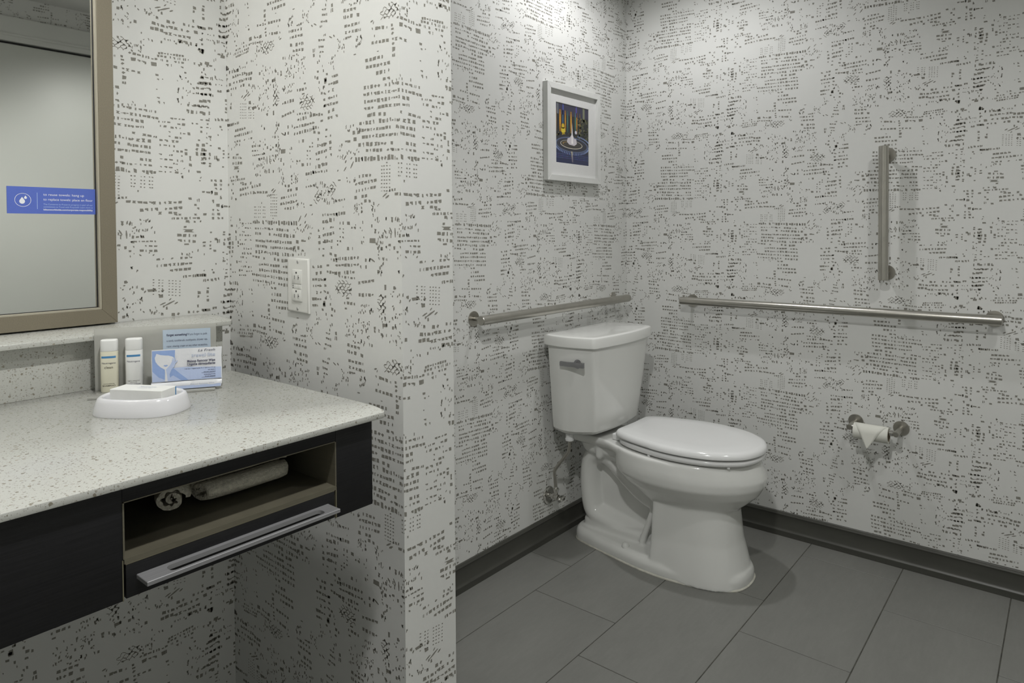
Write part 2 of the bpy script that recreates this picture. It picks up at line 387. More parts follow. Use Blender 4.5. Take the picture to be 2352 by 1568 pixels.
# ---------------------------------------------------------------- wallpaper pattern (metres * 10000)
# one drop of the paper: s along the wall, z up; the next drop hangs upside down
# rows of printed blocks: s1, z1, s2, z2, block height, pitch
WP_ROWS = [
(7565,15856,7984,15821,70,97),(7666,15722,7981,15690,58,98),(4996,15673,5353,15669,72,128),(5172,15548,5672,15556,65,106),(5768,15516,5961,15511,76,97),
(4988,15387,5014,15386,78,102),(5194,15409,5569,15406,65,113),(5644,15420,5934,15390,63,102),(5062,15279,5266,15270,65,115),(5380,15292,5615,15291,64,104),
(7219,14663,7620,14689,71,96),(7223,14400,7615,14449,54,102),(7806,14252,8340,14295,76,97),(7768,14373,8248,14351,46,91),(7779,14872,8082,14870,58,92),
(4870,15781,4870,15781,92,174),(4854,15266,4854,15266,66,212),(4875,15540,4875,15540,32,105),(5602,15700,5602,15700,50,99),(5700,15693,5700,15693,56,39),
(6872,15219,6872,15219,72,193),(6070,14718,6070,14718,56,239),(7170,15295,7170,15295,65,86),(6312,15443,6312,15443,74,78),(6966,15397,6966,15397,60,74),
(6650,15245,6650,15245,61,76),(7989,14774,7989,14774,34,122),(5058,15146,5058,15146,65,76),(5038,14933,5038,14933,59,63),(5023,14838,5023,14838,78,88),
(5871,14862,5871,14862,76,113),(5843,14740,5843,14740,76,130),(6268,14674,6268,14674,74,88),(6608,14510,6608,14510,61,76),(6854,14505,6854,14505,109,61),
(7674,15614,7674,15614,41,69),(8054,14982,8054,14982,40,81),(6010,14692,6010,14692,25,63),(5468,14878,5468,14878,20,47),(5554,14867,5554,14867,20,47),(5627,14858,5627,14858,20,46),
(5701,14849,5701,14849,20,46),(5846,14831,5846,14831,20,45),(5918,14822,5918,14822,20,45),(6036,14807,6036,14807,20,45),(5466,14808,5466,14808,20,47),(5552,14797,5552,14797,20,47),
(5625,14788,5625,14788,20,46),(5699,14779,5699,14779,20,46),(5844,14762,5844,14762,21,46),(5916,14753,5916,14753,20,45),(6034,14738,6034,14738,20,45),(5464,14744,5464,14744,20,47),
(5550,14734,5550,14734,21,46),(5624,14725,5624,14725,21,47),(5697,14716,5697,14716,20,46),(5842,14698,5842,14698,21,46),(5914,14690,5914,14690,20,46),(6033,14676,6033,14676,20,45),
(5462,14680,5462,14680,20,47),(5548,14670,5548,14670,20,46),(5622,14661,5622,14661,20,46),(5695,14652,5695,14652,21,46),(5840,14635,5840,14635,21,46),(5912,14627,5912,14627,20,46),
(6032,14613,6032,14613,20,45),(5459,14616,5459,14616,20,47),(5546,14606,5546,14606,20,46),(5620,14597,5620,14597,21,46),(5693,14589,5693,14589,20,46),(5838,14572,5838,14572,21,45),
(5911,14564,5911,14564,20,45),(6030,14550,6030,14550,20,45),(5458,14552,5458,14552,20,47),(5544,14542,5544,14542,20,47),(5618,14534,5618,14534,20,46),(5691,14526,5691,14526,20,46),
(5836,14509,5836,14509,21,45),(5908,14501,5908,14501,20,45),(6028,14488,6028,14488,20,45),(8574,15770,8725,15753,50,76),(8571,15636,8694,15620,67,76),(8556,14927,8773,14940,56,91),
(8637,14692,8740,14678,50,84),(8379,14291,8628,14268,68,87),(8607,15529,8607,15529,33,89),(8692,15525,8692,15525,38,76),(8508,15336,8508,15336,67,46),(8513,15146,8513,15146,51,78),
(8501,15025,8501,15025,56,103),(8714,14820,8714,14820,56,88),(8718,14551,8718,14551,50,88),(8725,14422,8725,14422,50,89),(8625,14143,8625,14143,50,103),
(8384,15597,8384,15597,79,104),(8382,15494,8382,15494,68,78),(4907,14437,5342,14449,66,103),(5236,14279,5636,14303,58,101),(5207,14152,5948,14189,65,96),
(5203,14023,5920,14047,55,96),(5974,13853,6269,13846,57,95),(5972,13752,6173,13742,36,94),(5980,13644,6472,13649,38,88),(6238,13549,6446,13546,47,93),(5116,13659,5443,13634,59,107),
(5112,13528,5452,13511,65,114),(4919,13120,5578,13137,53,98),(5425,13003,5867,13026,62,112),(5427,13055,5526,13056,39,104),(5422,12900,6245,12962,71,99),
(5418,12777,5981,12805,65,105),(6052,12802,6517,12788,56,123),(6561,12706,6697,12707,49,68),(7409,14144,7576,14145,71,125),(7658,14107,8337,14133,64,99),
(7655,13972,8334,14003,70,99),(8062,13097,8315,13117,69,95),(8056,12832,8309,12854,46,89),(7282,12887,7410,12887,60,90),(7280,12780,7700,12808,60,95),(7136,12636,7677,12686,54,97),
(7111,12510,7684,12550,66,104),(7260,12403,7577,12412,59,96),(7745,13397,7826,13391,49,77),(5248,13416,5248,13416,65,308),(5322,13328,5322,13328,45,101),
(5268,13202,5268,13202,52,101),(5296,13720,5296,13720,45,136),(7415,14010,7415,14010,65,72),(7299,14009,7299,14009,72,43),(7225,13644,7225,13644,84,203),
(7124,13456,7124,13456,72,88),(6919,13562,6919,13562,67,74),(6722,13718,6722,13718,55,90),(8112,13574,8112,13574,40,59),(8201,13566,8201,13566,35,65),(8110,13487,8110,13487,32,59),
(8208,13406,8208,13406,34,63),(8292,13724,8292,13724,40,63),(8291,13650,8291,13650,34,62),(8202,13652,8202,13652,34,63),(8108,13413,8108,13413,26,53),(7936,13305,7936,13305,70,108),
(8106,13298,8106,13298,63,54),(8204,13296,8204,13296,57,53),(8099,12981,8099,12981,58,27),(6936,13785,6936,13785,61,89),(7045,14221,7045,14221,72,70),(6500,13847,6500,13847,49,68),
(6589,13771,6589,13771,61,68),(6438,13654,6438,13654,56,74),(6435,13543,6435,13543,68,74),(5072,13042,5072,13042,52,112),(5015,12900,5015,12900,52,77),
(5078,12819,5078,12819,53,77),(5010,12716,5010,12716,78,77),(5202,12683,5202,12683,65,96),(4886,13764,4886,13764,42,105),(4884,13685,4884,13685,39,99),
(4770,12527,4770,12527,46,142),(7816,13795,7816,13795,70,28),(7957,13795,7957,13795,63,81),(6484,13255,6484,13255,93,73),(6643,13245,6643,13245,98,73),
(6810,13234,6810,13234,60,42),(8216,12447,8216,12447,28,107),(6316,12561,6316,12561,43,63),(7744,12479,7744,12479,70,39),(7877,12498,7877,12498,52,38),
(6708,12726,6708,12726,22,54),(6786,12723,6786,12723,22,55),(6853,12720,6853,12720,22,54),(6931,12717,6931,12717,22,53),(6706,12659,6706,12659,22,55),(6785,12656,6785,12656,22,54),
(6852,12653,6852,12653,22,53),(6929,12650,6929,12650,22,54),(6705,12591,6705,12591,22,54),(6783,12588,6783,12588,22,54),(6850,12586,6850,12586,22,54),(6927,12583,6927,12583,22,54),
(6703,12524,6703,12524,22,54),(6781,12521,6781,12521,22,54),(6848,12519,6848,12519,22,54),(6926,12517,6926,12517,22,53),(6702,12456,6702,12456,22,55),(6780,12454,6780,12454,22,54),
(6846,12452,6846,12452,22,54),(6924,12450,6924,12450,22,54),(6020,12476,6020,12476,27,42),(6067,12475,6067,12475,28,41),(6185,12471,6185,12471,27,41),(6255,12469,6255,12469,27,41),
(6394,12465,6394,12465,27,41),(6452,12463,6452,12463,28,41),(8335,14037,8508,14025,68,77),(8371,13937,8515,13911,57,106),(8481,13655,8709,13657,62,86),
(8429,13489,8706,13523,62,87),(8437,13375,8571,13382,45,72),(8404,13225,8520,13228,79,93),(8315,13128,8698,13115,62,87),(8494,13781,8494,13781,50,77),(5963,12138,6362,12126,95,88),
(6613,12116,7014,12100,99,95),(7123,12102,7485,12091,102,97),(7506,12091,7673,12083,89,76),(6054,11985,6358,11980,40,94),(6450,11988,6587,11980,50,69),
(6632,11974,7344,11932,59,95),(6051,11878,6424,11851,63,99),(6629,11851,7083,11831,67,95),(7213,11825,7562,11806,73,101),(6070,11714,6397,11698,51,90),
(6478,11715,6603,11696,56,64),(6670,11697,7444,11669,61,99),(6055,11594,6417,11581,63,99),(6678,11561,7217,11554,59,97),(7303,11549,7545,11533,60,96),(7588,11563,7733,11565,71,104),
(6063,11461,6413,11453,76,106),(6471,11454,6596,11437,56,64),(6663,11426,7532,11403,71,99),(5941,11352,6387,11316,57,107),(6817,11299,6961,11290,67,100),
(7124,11281,7371,11280,73,97),(6208,11174,6406,11179,50,98),(6475,11181,6543,11176,49,64),(6668,11167,7378,11143,62,99),(6205,11054,6414,11042,63,89),(6483,11038,6608,11036,31,64),
(6687,11044,7386,11012,74,99),(5893,10943,6422,10918,61,96),(6502,10914,6605,10912,37,60),(6684,10908,7393,10875,61,98),(5926,10804,6442,10794,57,95),(6499,10784,6567,10783,37,59),
(6680,10779,7390,10743,72,101),(6700,10663,6823,10662,55,94),(6696,10527,7018,10525,72,101),(5622,12105,5842,12108,39,93),(5619,12002,5826,12000,36,93),
(5366,11842,5466,11842,52,85),(5614,11835,5822,11828,36,94),(5611,11725,5831,11726,36,98),(5372,11628,5547,11629,52,85),(5531,11519,5837,11522,45,94),(5466,11415,5553,11416,52,85),
(5700,11412,5822,11413,47,98),(5389,11323,5476,11324,49,85),(5310,11217,5386,11219,47,76),(5395,11108,5569,11107,45,85),(5728,11098,5825,11101,46,88),(5317,11015,5417,11018,52,90),
(5640,10999,5859,11012,38,93),(5326,10898,5576,10907,40,80),(4910,10691,5219,10704,86,99),(4788,10533,5048,10545,53,91),(6490,12149,6490,12149,37,55),(6546,12135,6546,12135,74,24),
(6485,11566,6485,11566,68,62),(5474,12107,5474,12107,51,68),(5362,11725,5362,11725,34,47),(5636,11314,5636,11314,38,53),(5196,11207,5196,11207,72,89),(5634,11211,5634,11211,39,61),
(4893,11857,4893,11857,59,105),(4890,11757,4890,11757,66,112),(4887,11645,4887,11645,82,127),(4876,11538,4876,11538,82,127),(4868,11439,4868,11439,82,127),
(5025,11652,5025,11652,80,90),(5014,11546,5014,11546,79,90),(4998,11447,4998,11447,77,84),(5171,11915,5171,11915,59,103),(5174,11770,5174,11770,125,55),
(5273,11666,5273,11666,78,89),(5270,11581,5270,11581,45,82),(4713,10675,4713,10675,94,70),(4718,10407,4718,10407,60,89),(4915,10424,4915,10424,53,113),
(7919,11712,7919,11712,46,246),(7694,11688,7694,11688,70,126),(8121,11759,8121,11759,58,54),(5738,10584,5738,10584,51,46),(5847,10589,5847,10589,51,78),
(5857,10494,5857,10494,38,78),(4990,12061,4990,12061,53,112),(4968,11334,4968,11334,40,63),(4911,11135,4911,11135,53,70),(4908,11028,4908,11028,37,77),
(4763,11017,4763,11017,27,92),(4760,10937,4760,10937,37,85),(4758,10850,4758,10850,41,107),(4902,10856,4902,10856,37,78),(5009,10959,5009,10959,35,57),
(5112,10962,5112,10962,34,57),(5542,11912,5542,11912,39,47),(5481,11919,5481,11919,26,54),(6700,12397,6700,12397,22,54),(6778,12395,6778,12395,22,54),(6856,12393,6856,12393,22,54),
(6922,12391,6922,12391,22,54),(6698,12330,6698,12330,22,54),(6776,12328,6776,12328,22,54),(6854,12326,6854,12326,22,54),(6921,12325,6921,12325,22,53),(6696,12262,6696,12262,22,54),
(6775,12261,6775,12261,22,54),(6853,12259,6853,12259,22,54),(6919,12258,6919,12258,22,54),(6773,12199,6773,12199,22,54),(6018,12403,6018,12403,28,45),(6076,12401,6076,12401,28,45),
(6182,12398,6182,12398,28,45),(6253,12397,6253,12397,28,43),(6381,12393,6381,12393,27,43),(6450,12391,6450,12391,28,43),(6016,12327,6016,12327,27,45),(6074,12326,6074,12326,28,45),
(6180,12323,6180,12323,28,45),(6251,12322,6251,12322,28,43),(6379,12319,6379,12319,27,43),(6448,12317,6448,12317,27,43),(6014,12245,6014,12245,27,45),(6073,12244,6073,12244,28,45),
(6178,12242,6178,12242,28,45),(6249,12240,6249,12240,28,43),(6377,12238,6377,12238,27,45),(6446,12236,6446,12236,28,43),(8639,12103,8770,12107,68,84),(8272,11173,8533,11186,57,97),
(8386,11045,8531,11061,58,97),(8266,10914,8652,10924,51,94),(8263,10782,8516,10799,52,94),(8387,10650,8522,10657,58,93),(8622,12233,8622,12233,45,51),(8473,11924,8473,11924,51,68),
(8636,11962,8636,11962,45,66),(8498,11799,8498,11799,57,117),(8642,11827,8642,11827,51,77),(8496,11674,8496,11674,68,103),(8640,11686,8640,11686,40,77),
(8627,11550,8627,11550,32,86),(8624,11414,8624,11414,45,76),(8484,11543,8484,11543,46,53),(6693,10387,7306,10369,62,99),(6868,10244,7324,10244,68,104),
(6259,10003,6478,9988,57,93),(6727,9970,7145,9947,64,94),(5957,9771,6112,9777,70,107),(6158,9756,6252,9751,44,89),(6732,9736,6954,9700,56,90),(7030,9701,7150,9687,55,88),
(5893,9651,5966,9657,45,68),(6072,9641,6434,9616,57,100),(4686,10243,4988,10261,54,101),(4722,10111,4828,10118,40,106),(4718,9984,4916,10011,67,121),(5314,9620,5477,9634,46,70),
(5650,9642,5772,9646,52,123),(5185,9536,5274,9544,53,76),(5387,9548,5400,9549,55,75),(5500,9551,5586,9553,49,69),(5697,9563,5843,9569,49,68),(5309,9469,5829,9504,46,66),
(5566,9726,5653,9733,52,70),(7813,9705,7935,9711,53,81),(7521,9625,7942,9606,54,96),(7539,9495,7950,9478,50,96),(6554,10271,6554,10271,69,111),(6551,10165,6551,10165,75,105),
(6572,10067,6572,10067,56,93),(6569,9974,6569,9974,37,73),(6578,9875,6578,9875,62,92),(6587,9795,6587,9795,37,86),(6597,9722,6597,9722,50,61),(5897,9765,5897,9765,90,32),
(6368,9745,6368,9745,69,113),(4984,10139,4984,10139,48,90),(4768,9863,4768,9863,32,128),(4859,9865,4859,9865,60,78),(5760,10068,5760,10068,23,41),(5858,10087,5858,10087,38,58),
(5879,9992,5879,9992,39,84),(5888,10307,5888,10307,26,46),(5257,9836,5257,9836,42,62),(5330,9730,5330,9730,39,88),(6998,10129,6998,10129,25,72),(7088,9826,7088,9826,49,35),
(4758,9534,4758,9534,81,128),(4930,9610,4930,9610,60,92),(5046,9595,5046,9595,53,69),(7678,10069,7678,10069,24,112),(8257,10508,8510,10522,57,94),(8254,10375,8401,10384,46,94),
(8641,10431,8641,10431,125,103),(8582,10308,8582,10308,45,77),(8402,10011,8402,10011,58,36),(8641,9517,8641,9517,51,89),(4637,15229,4637,15229,56,78),(4690,15228,4690,15228,56,62),
(4878,15253,4878,15253,53,74),(4948,15247,4948,15247,53,74),(4856,15635,4856,15635,49,62),(4856,15769,4856,15769,56,62),(4936,15763,4936,15763,71,99),(4821,15034,4821,15034,76,81),
(4821,14943,4821,14943,23,62),(4822,14832,4822,14832,71,74),(4810,14754,4810,14754,44,69),(4625,14565,4625,14565,76,81),(4718,14563,4718,14563,63,74),(4810,14563,4810,14563,54,62),
(4890,14564,4890,14564,67,74),(4878,14446,4878,14446,63,69),(4958,14441,4958,14441,62,80),(5050,14440,5050,14440,63,99),(4671,14392,4671,14392,50,57),(4636,13888,4636,13888,46,82),
(4740,13837,4740,13837,41,63),(4740,13758,4740,13758,45,63),(4729,13668,4729,13668,45,62),(4717,13455,4717,13455,46,62),(4602,13607,4602,13607,68,93),(4660,13119,4660,13119,63,69),
(4660,13018,4660,13018,77,74),(4660,12927,4660,12927,63,69),(4660,12724,4660,12724,77,63),(4578,12545,4578,12545,85,95),(4682,12520,4682,12520,77,50),(4856,13034,4856,13034,54,88),
(4878,12516,4878,12516,49,93),(4660,15506,4660,15506,27,31),(4706,15502,4706,15502,27,24),(4741,15499,4741,15499,36,24),(4660,15383,4660,15383,23,31),(4718,15378,4718,15378,27,38),
(4844,15378,4844,15378,35,43),(4856,15512,4856,15512,40,69),(4590,12339,4590,12339,68,82),(4578,12429,4578,12429,54,57),(4590,12237,4590,12237,59,69),(4682,12246,4682,12246,54,50),
(4682,12517,4682,12517,58,55),(4718,11907,4718,11907,46,69),(4717,11851,4717,11851,36,76),(4728,11738,4728,11738,72,69),(4717,11636,4717,11636,82,76),(4844,11850,4844,11850,45,76),
(4832,11737,4832,11737,86,99),(4844,11636,4844,11636,76,76),(4821,11557,4821,11557,50,76),(4578,11704,4578,11704,91,107),(4694,11433,4694,11433,32,62),
(4786,11388,4786,11388,32,62),(4705,11229,4705,11229,55,100),(4844,10700,4844,10700,86,100),(4740,10551,4740,10551,50,62),(4832,10549,4832,10549,31,93),
(4929,10555,4929,10555,45,100),(5016,10547,5016,10547,22,73),(5095,10560,5095,10560,31,80),(4821,10417,4821,10417,85,119),(4624,10265,4624,10265,59,38),
(4682,10267,4682,10267,59,43),(4798,10259,4798,10259,41,88),(4890,10273,4890,10273,54,100),(4970,10264,4970,10264,22,81),(5073,10278,5073,10278,36,92),
(4682,10131,4682,10131,54,57),(4878,10137,4878,10137,40,99),(5073,10159,5073,10159,54,86),(4670,10006,4670,10006,55,76),(4786,10014,4786,10014,63,81),(4878,10017,4878,10017,72,93),
(4970,10028,4970,10028,59,86),(4878,9889,4878,9889,54,112),(4647,9869,4647,9869,82,76),(4658,9574,4658,9574,45,82),(4740,9589,4740,9589,59,81),(4890,9573,4890,9573,72,81),
]
WP_DOTS = [
(6406,15060,8090,15652,55),(7194,14850,7657,15038,16),(6203,14464,6706,15176,26),(5001,15652,6224,15804,10),(5711,15047,6211,15297,12),(7730,15174,8132,15519,12),
(7332,15152,7584,15528,12),(8401,15032,8742,15456,5),(8525,14755,8733,14866,3),(5941,13856,6501,13968,5),(6354,13163,7157,13857,34),(5925,13150,6348,13538,18),
(6771,13699,7079,13989,10),(6929,12891,7233,13288,14),(7466,12924,7756,13136,15),(5022,13864,5452,13993,7),(4948,13195,5280,13247,3),(6824,13986,7087,14300,8),
(7201,13272,7828,13696,8),(6280,14136,6555,14333,5),(7410,12390,8066,12484,4),(8309,12754,8692,12913,10),(8554,12455,8762,12736,10),(7533,11395,7984,11512,9),
(7376,11888,7995,11982,7),(4889,11953,5549,12319,12),(5150,10403,5453,10623,8),(6089,10646,6599,10746,6),(8014,11724,8287,12047,8),(5113,9931,5443,10377,16),
(6102,9324,6430,9576,12),(7452,9729,7662,9956,14),(7988,9674,8228,10058,12),(8249,9976,8521,10297,8),(4562,13891,4947,14340,4),(4563,15330,4902,15689,5),
(4561,10800,4901,11388,6),(4561,9216,4901,9850,8),]
WP_SCRIBBLES = [
(6808,14627,7060,15017),(7814,14437,8389,14723),(8304,12485,8554,12740),(6382,9314,6926,9575),]
WP_STROKES = [
(5509,15018,5584,15059),(5582,14983,5804,15081),(5778,15008,5900,15055),(5654,14923,5704,14967),(6273,14844,6298,14927),(7149,14040,7277,13979),(7277,13979,7321,14035),
(6722,12804,6823,12855),(6776,12759,6900,12827),(6650,13501,6715,13398),(6829,13488,6872,13436),(6561,13581,6568,13408),(7756,12111,7851,12238),(7981,12200,8063,12280),
(7978,12073,8020,12124),(7976,11974,8068,12060),(7795,12028,7847,12063),(8240,12241,8271,12275),(7103,9555,7126,9606),(7124,9533,7200,9552),(8306,9612,8354,9571),
(8394,9621,8489,9573),]

WP_W, WP_V = 0.8277, 0.652          # pair of drops, vertical repeat
WP_CS, WP_CZ = 0.456, 1.268         # centre of the half turn between two drops

def wallpaper_cell():
    rnd = random.Random(11)
    polys = []
    def block(s, z, w, h, tilt=0.0, ragged=True):
        t = rnd.random()
        def q(a, b):
            j = 0.11 if ragged else 0.04
            a += rnd.uniform(-j, j); b += rnd.uniform(-j, j)
            return (s+a*w, z+b*h+a*w*tilt)
        if t < 0.60:
            polys.append([q(-.5, -.5), q(.5, -.5), q(.5, .5), q(-.5, .5)])
        elif t < 0.74:
            polys.append([q(-.5, -.5), q(.5, -.5), q(.5, .1), q(.05, .1), q(.05, .5), q(-.5, .5)])
        elif t < 0.84:
            polys.append([q(-.5, -.5), q(.5, -.5), q(.3, .0), q(.5, .5), q(-.5, .5), q(-.2, .1)])
        elif t < 0.92:
            polys.append([q(-.5, -.5), q(-.1, -.5), q(-.1, .5), q(-.5, .5)])
            polys.append([q(.15, -.5), q(.5, -.3), q(.5, .5), q(.15, .4)])
        else:
            polys.append([q(-.5, -.2), q(.1, -.5), q(.5, .1), q(.0, .5)])
    for r in WP_ROWS:
        s1, z1, s2, z2, h, p = (v/10000 for v in r)
        L = s2-s1
        n = max(1, int(round(abs(L)/p))+1)
        tilt = (z2-z1)/L if abs(L) > 1e-5 else 0
        for k in range(n):
            if n > 2 and rnd.random() < 0.06: continue
            f = k/(n-1) if n > 1 else 0.5
            sm = rnd.random()
            w = p*rnd.uniform(.66, .84); hh = h*rnd.uniform(.80, 1.02)
            if n > 1 and sm < 0.16: w *= 0.45
            elif n > 1 and sm < 0.30: hh *= 0.6
            block(s1+L*f+rnd.uniform(-.04, .04)*p, z1+(z2-z1)*f+rnd.uniform(-.07, .07)*h, w, hh, tilt)
    for a, z1, b, z2, n in WP_DOTS:
        a, z1, b, z2 = a/10000, z1/10000, b/10000, z2/10000
        for k in range(n):
            s = rnd.uniform(a, b); z = rnd.uniform(z1, z2)
            w = rnd.uniform(.0018, .0042); h = rnd.uniform(.002, .0062)
            block(s, z, w, h, rnd.uniform(-.8, .8))
    def stroke(s1, z1, s2, z2, w):
        dx, dz = s2-s1, z2-z1; l = math.hypot(dx, dz) or 1e-6
        nx, nz = -dz/l*w/2, dx/l*w/2
        polys.append([(s1+nx*.6, z1+nz*.6), (s1-nx*.6, z1-nz*.6), ((s1+s2)/2-nx*1.3, (z1+z2)/2-nz*1.3), (s2-nx*.6, z2-nz*.6), (s2+nx*.6, z2+nz*.6), ((s1+s2)/2+nx*1.2, (z1+z2)/2+nz*1.2)])
    for r in WP_STROKES:
        s1, z1, s2, z2 = (v/10000 for v in r)
        stroke(s1, z1, s2, z2, rnd.uniform(.0018, .0032))
    for r in WP_SCRIBBLES:                      # crackled clumps: loose honeycombs of short strokes
        a, z1, b, z2 = (v/10000 for v in r)
        cs, cz, rs, rz = (a+b)/2, (z1+z2)/2, (b-a)/2, (z2-z1)/2
        g = .0058
        ns, nz = int(rs*2/g)+1, int(rz*2/g)+1
        P = {(i, j): (a+i*g+rnd.uniform(-.22, .22)*g, z1+(j+(.24 if (i+j) % 2 else -.24))*g+rnd.uniform(-.2, .2)*g) for i in range(ns+1) for j in range(nz+1)}
        for (i, j), p in P.items():
            d2 = ((p[0]-cs)/rs)**2+((p[1]-cz)/rz)**2
            if d2 > 1.1: continue
            keep = .84 if d2 < .6 else .55
            for d in ((1, 0), (0, 1)):
                if d == (0, 1) and (i+j) % 2 == 0: continue
                q = P.get((i+d[0], j+d[1]))
                if q and rnd.random() < keep: stroke(p[0], p[1], q[0], q[1], rnd.uniform(.0010, .0019))
            if rnd.random() < .16: block(p[0], p[1], .0042, .0042)
    return polys
CELL = wallpaper_cell()
_rot = [[(2*WP_CS-s, 2*WP_CZ-z) for s, z in p] for p in CELL]
CELL2 = CELL+_rot
CENT = [(sum(s for s, z in p)/len(p), sum(z for s, z in p)/len(p)) for p in CELL2]

def wallpaper(verts, faces, fmat, s0, s1, z0, z1, to3d):
    """append the print of the paper between s0..s1, z0..z1; to3d maps (s, z) onto the wall face"""
    for i in range(int(math.floor((s0-1.0)/WP_W))-1, int(math.ceil(s1/WP_W))+1):
        for j in range(int(math.floor((z0-1.7)/WP_V))-1, int(math.ceil((z1-.9)/WP_V))+1):
            ds, dz = i*WP_W, j*WP_V
            for p, (cs, cz) in zip(CELL2, CENT):
                if not (s0 < cs+ds < s1 and z0 < cz+dz < z1): continue
                b = len(verts)
                for s, z in p:
                    verts.append(to3d(min(max(s+ds, s0), s1), min(max(z+dz, z0), z1)))
                faces.append(list(range(b, b+len(p)))); fmat.append(1)

def wall(name, a, b, prints, label):
    x0, y0, z0 = a; x1, y1, z1 = b
    verts = [(x0,y0,z0),(x1,y0,z0),(x1,y1,z0),(x0,y1,z0),(x0,y0,z1),(x1,y0,z1),(x1,y1,z1),(x0,y1,z1)]
    faces = [[0,3,2,1],[4,5,6,7],[0,1,5,4],[1,2,6,5],[2,3,7,6],[3,0,4,7]]
    fm = [0]*6
    for p in prints: wallpaper(verts, faces, fm, *p)
    return struct(link(name, mesh(name, verts, faces, ['paper', 'ink'], fm), origin=((x0+x1)/2, (y0+y1)/2, z0)), label)

EPS = 0.00025
PX0, PX1, PY = -1.8775, -1.746, -0.6163
XL, YR = -3.6, -2.55
wall('wall_right', (0, YR-.1, 0), (0.1, 0.1, CEIL), [(0.0, -YR, 0.0, CEIL, lambda s, z: (-EPS, -s, z))], 'white wallpaper with grey skyline print beside the toilet')
wall('wall_back', (XL-.1, 0, 0), (0.1, 0.1, CEIL),
     [(PX1+.8707, .8707, 0.0, CEIL, lambda s, z: (s-.8707, -EPS, z)),
      (-1.05, .4838, 0.0, CEIL, lambda s, z: (s-.4838+PX0, -EPS, z))], 'white wallpaper with grey skyline print behind toilet and mirror')
wall('wall_partition', (PX0, PY, 0), (PX1, 0, CEIL),
     [(-.3439, -PY-.3439, 0.0, CEIL, lambda s, z: (PX0-EPS, -(s+.3439), z)),
      (.2724, .2724+PX1-PX0, 0.0, CEIL, lambda s, z: (s-.2724+PX0, PY-EPS, z)),
      (.05, .05-PY, 0.0, CEIL, lambda s, z: (PX1+EPS, s-.05+PY, z))], 'papered stub wall between the vanity and the toilet')
wall('wall_rear', (XL-.1, YR-.1, 0), (0.1, YR, CEIL), [(0.0, -XL, 2.2, CEIL, lambda s, z: (-s, YR+EPS, z)), (2.3, -XL, 0.0, 2.2, lambda s, z: (-s, YR+EPS, z)), (0.0, 1.1, 0.0, 2.2, lambda s, z: (-s, YR+EPS, z))], 'papered wall with the white door, seen in the mirror')
wall('wall_left', (XL-.1, YR-.1, 0), (XL, 0.1, CEIL), [], 'plain papered wall at the far end of the vanity')
struct(box('ceiling', (XL-.1, YR-.1, CEIL), (0.1, 0.1, CEIL+.1), 'ceil'), 'flat white painted ceiling')

# floor: grout bed with porcelain planks 0.61 x 0.305 in a staggered bond
fl = struct(box('floor', (XL, YR, -.05), (0, 0, -.0012), 'grout'), 'grey porcelain tile floor')
TX, TY, G_ = 0.6096, 0.3048, 0.0013
joints = {-1: -.7245, 0: -.931, 1: -.5219, 2: -.1253, 3: -.3407, 4: -.50, 5: -.15, 6: -.42, 7: -.25}
for r in range(-1, 8):
    yb = -.1871-TY*r; ya, yb_ = min(yb+TY*0, 0), max(yb-TY, YR)
    ya = -.1871-TY*r
    if r == -1: ya, yb_ = 0.0, -.1871
    if ya <= YR: continue
    x = joints[r]
    while x < 0: x += TX
    while x > XL:
        xa, xb = max(x-TX, XL)+G_, min(x, 0.0)-G_
        y0, y1 = yb_+G_, ya-G_
        if xb-xa > .01 and y1-y0 > .01:
            i_ = .0009
            vv = [(xa,y0,-.012),(xb,y0,-.012),(xb,y1,-.012),(xa,y1,-.012),(xa,y0,-.0009),(xb,y0,-.0009),(xb,y1,-.0009),(xa,y1,-.0009),
                  (xa+i_,y0+i_,0),(xb-i_,y0+i_,0),(xb-i_,y1-i_,0),(xa+i_,y1-i_,0)]
            ff = [[0,1,5,4],[1,2,6,5],[2,3,7,6],[3,0,4,7],[4,5,9,8],[5,6,10,9],[6,7,11,10],[7,4,8,11],[8,9,10,11]]
            link('tile', mesh('tile', vv, ff, 'tile'), fl)
        x -= TX

# baseboards
BB = [(0.0, .0935), (.0030, .0930), (.0045, .0905), (.0048, .0840), (.0062, .0825), (.0062, .0805), (.0050, .0790), (.0040, .0740), (.0036, .060), (.0042, .045),
      (.0060, .030), (.0078, .0235), (.0102, .0215), (.0108, .0195), (.0104, .017), (.0106, .0), (0, 0)]
def baseboard(name, p, q, nrm, label):
    p, q, nrm = Vector(p), Vector(q), Vector(nrm)
    return struct(link(name, bm_to(name, loft_bm([[p+nrm*d*1.15+Vector((0, 0, z+.0002)) for d, z in BB], [q+nrm*d*1.15+Vector((0, 0, z+.0002)) for d, z in BB]]), 'base', 50)), label)
baseboard('baseboard_right', (-EPS*2, 0, 0), (-EPS*2, YR, 0), (-1, 0, 0), 'dark grey moulded baseboard along the right wall')
baseboard('baseboard_back', (PX1+EPS*2, -EPS*2, 0), (-.012, -EPS*2, 0), (0, -1, 0), 'dark grey moulded baseboard behind the toilet')
baseboard('baseboard_vanity', (XL, -EPS*2, 0), (PX0, -EPS*2, 0), (0, -1, 0), 'dark grey moulded baseboard under the vanity')
baseboard('baseboard_partition', (PX1+EPS*2, -.012, 0), (PX1+EPS*2, PY, 0), (1, 0, 0), 'dark grey baseboard on the stub wall')

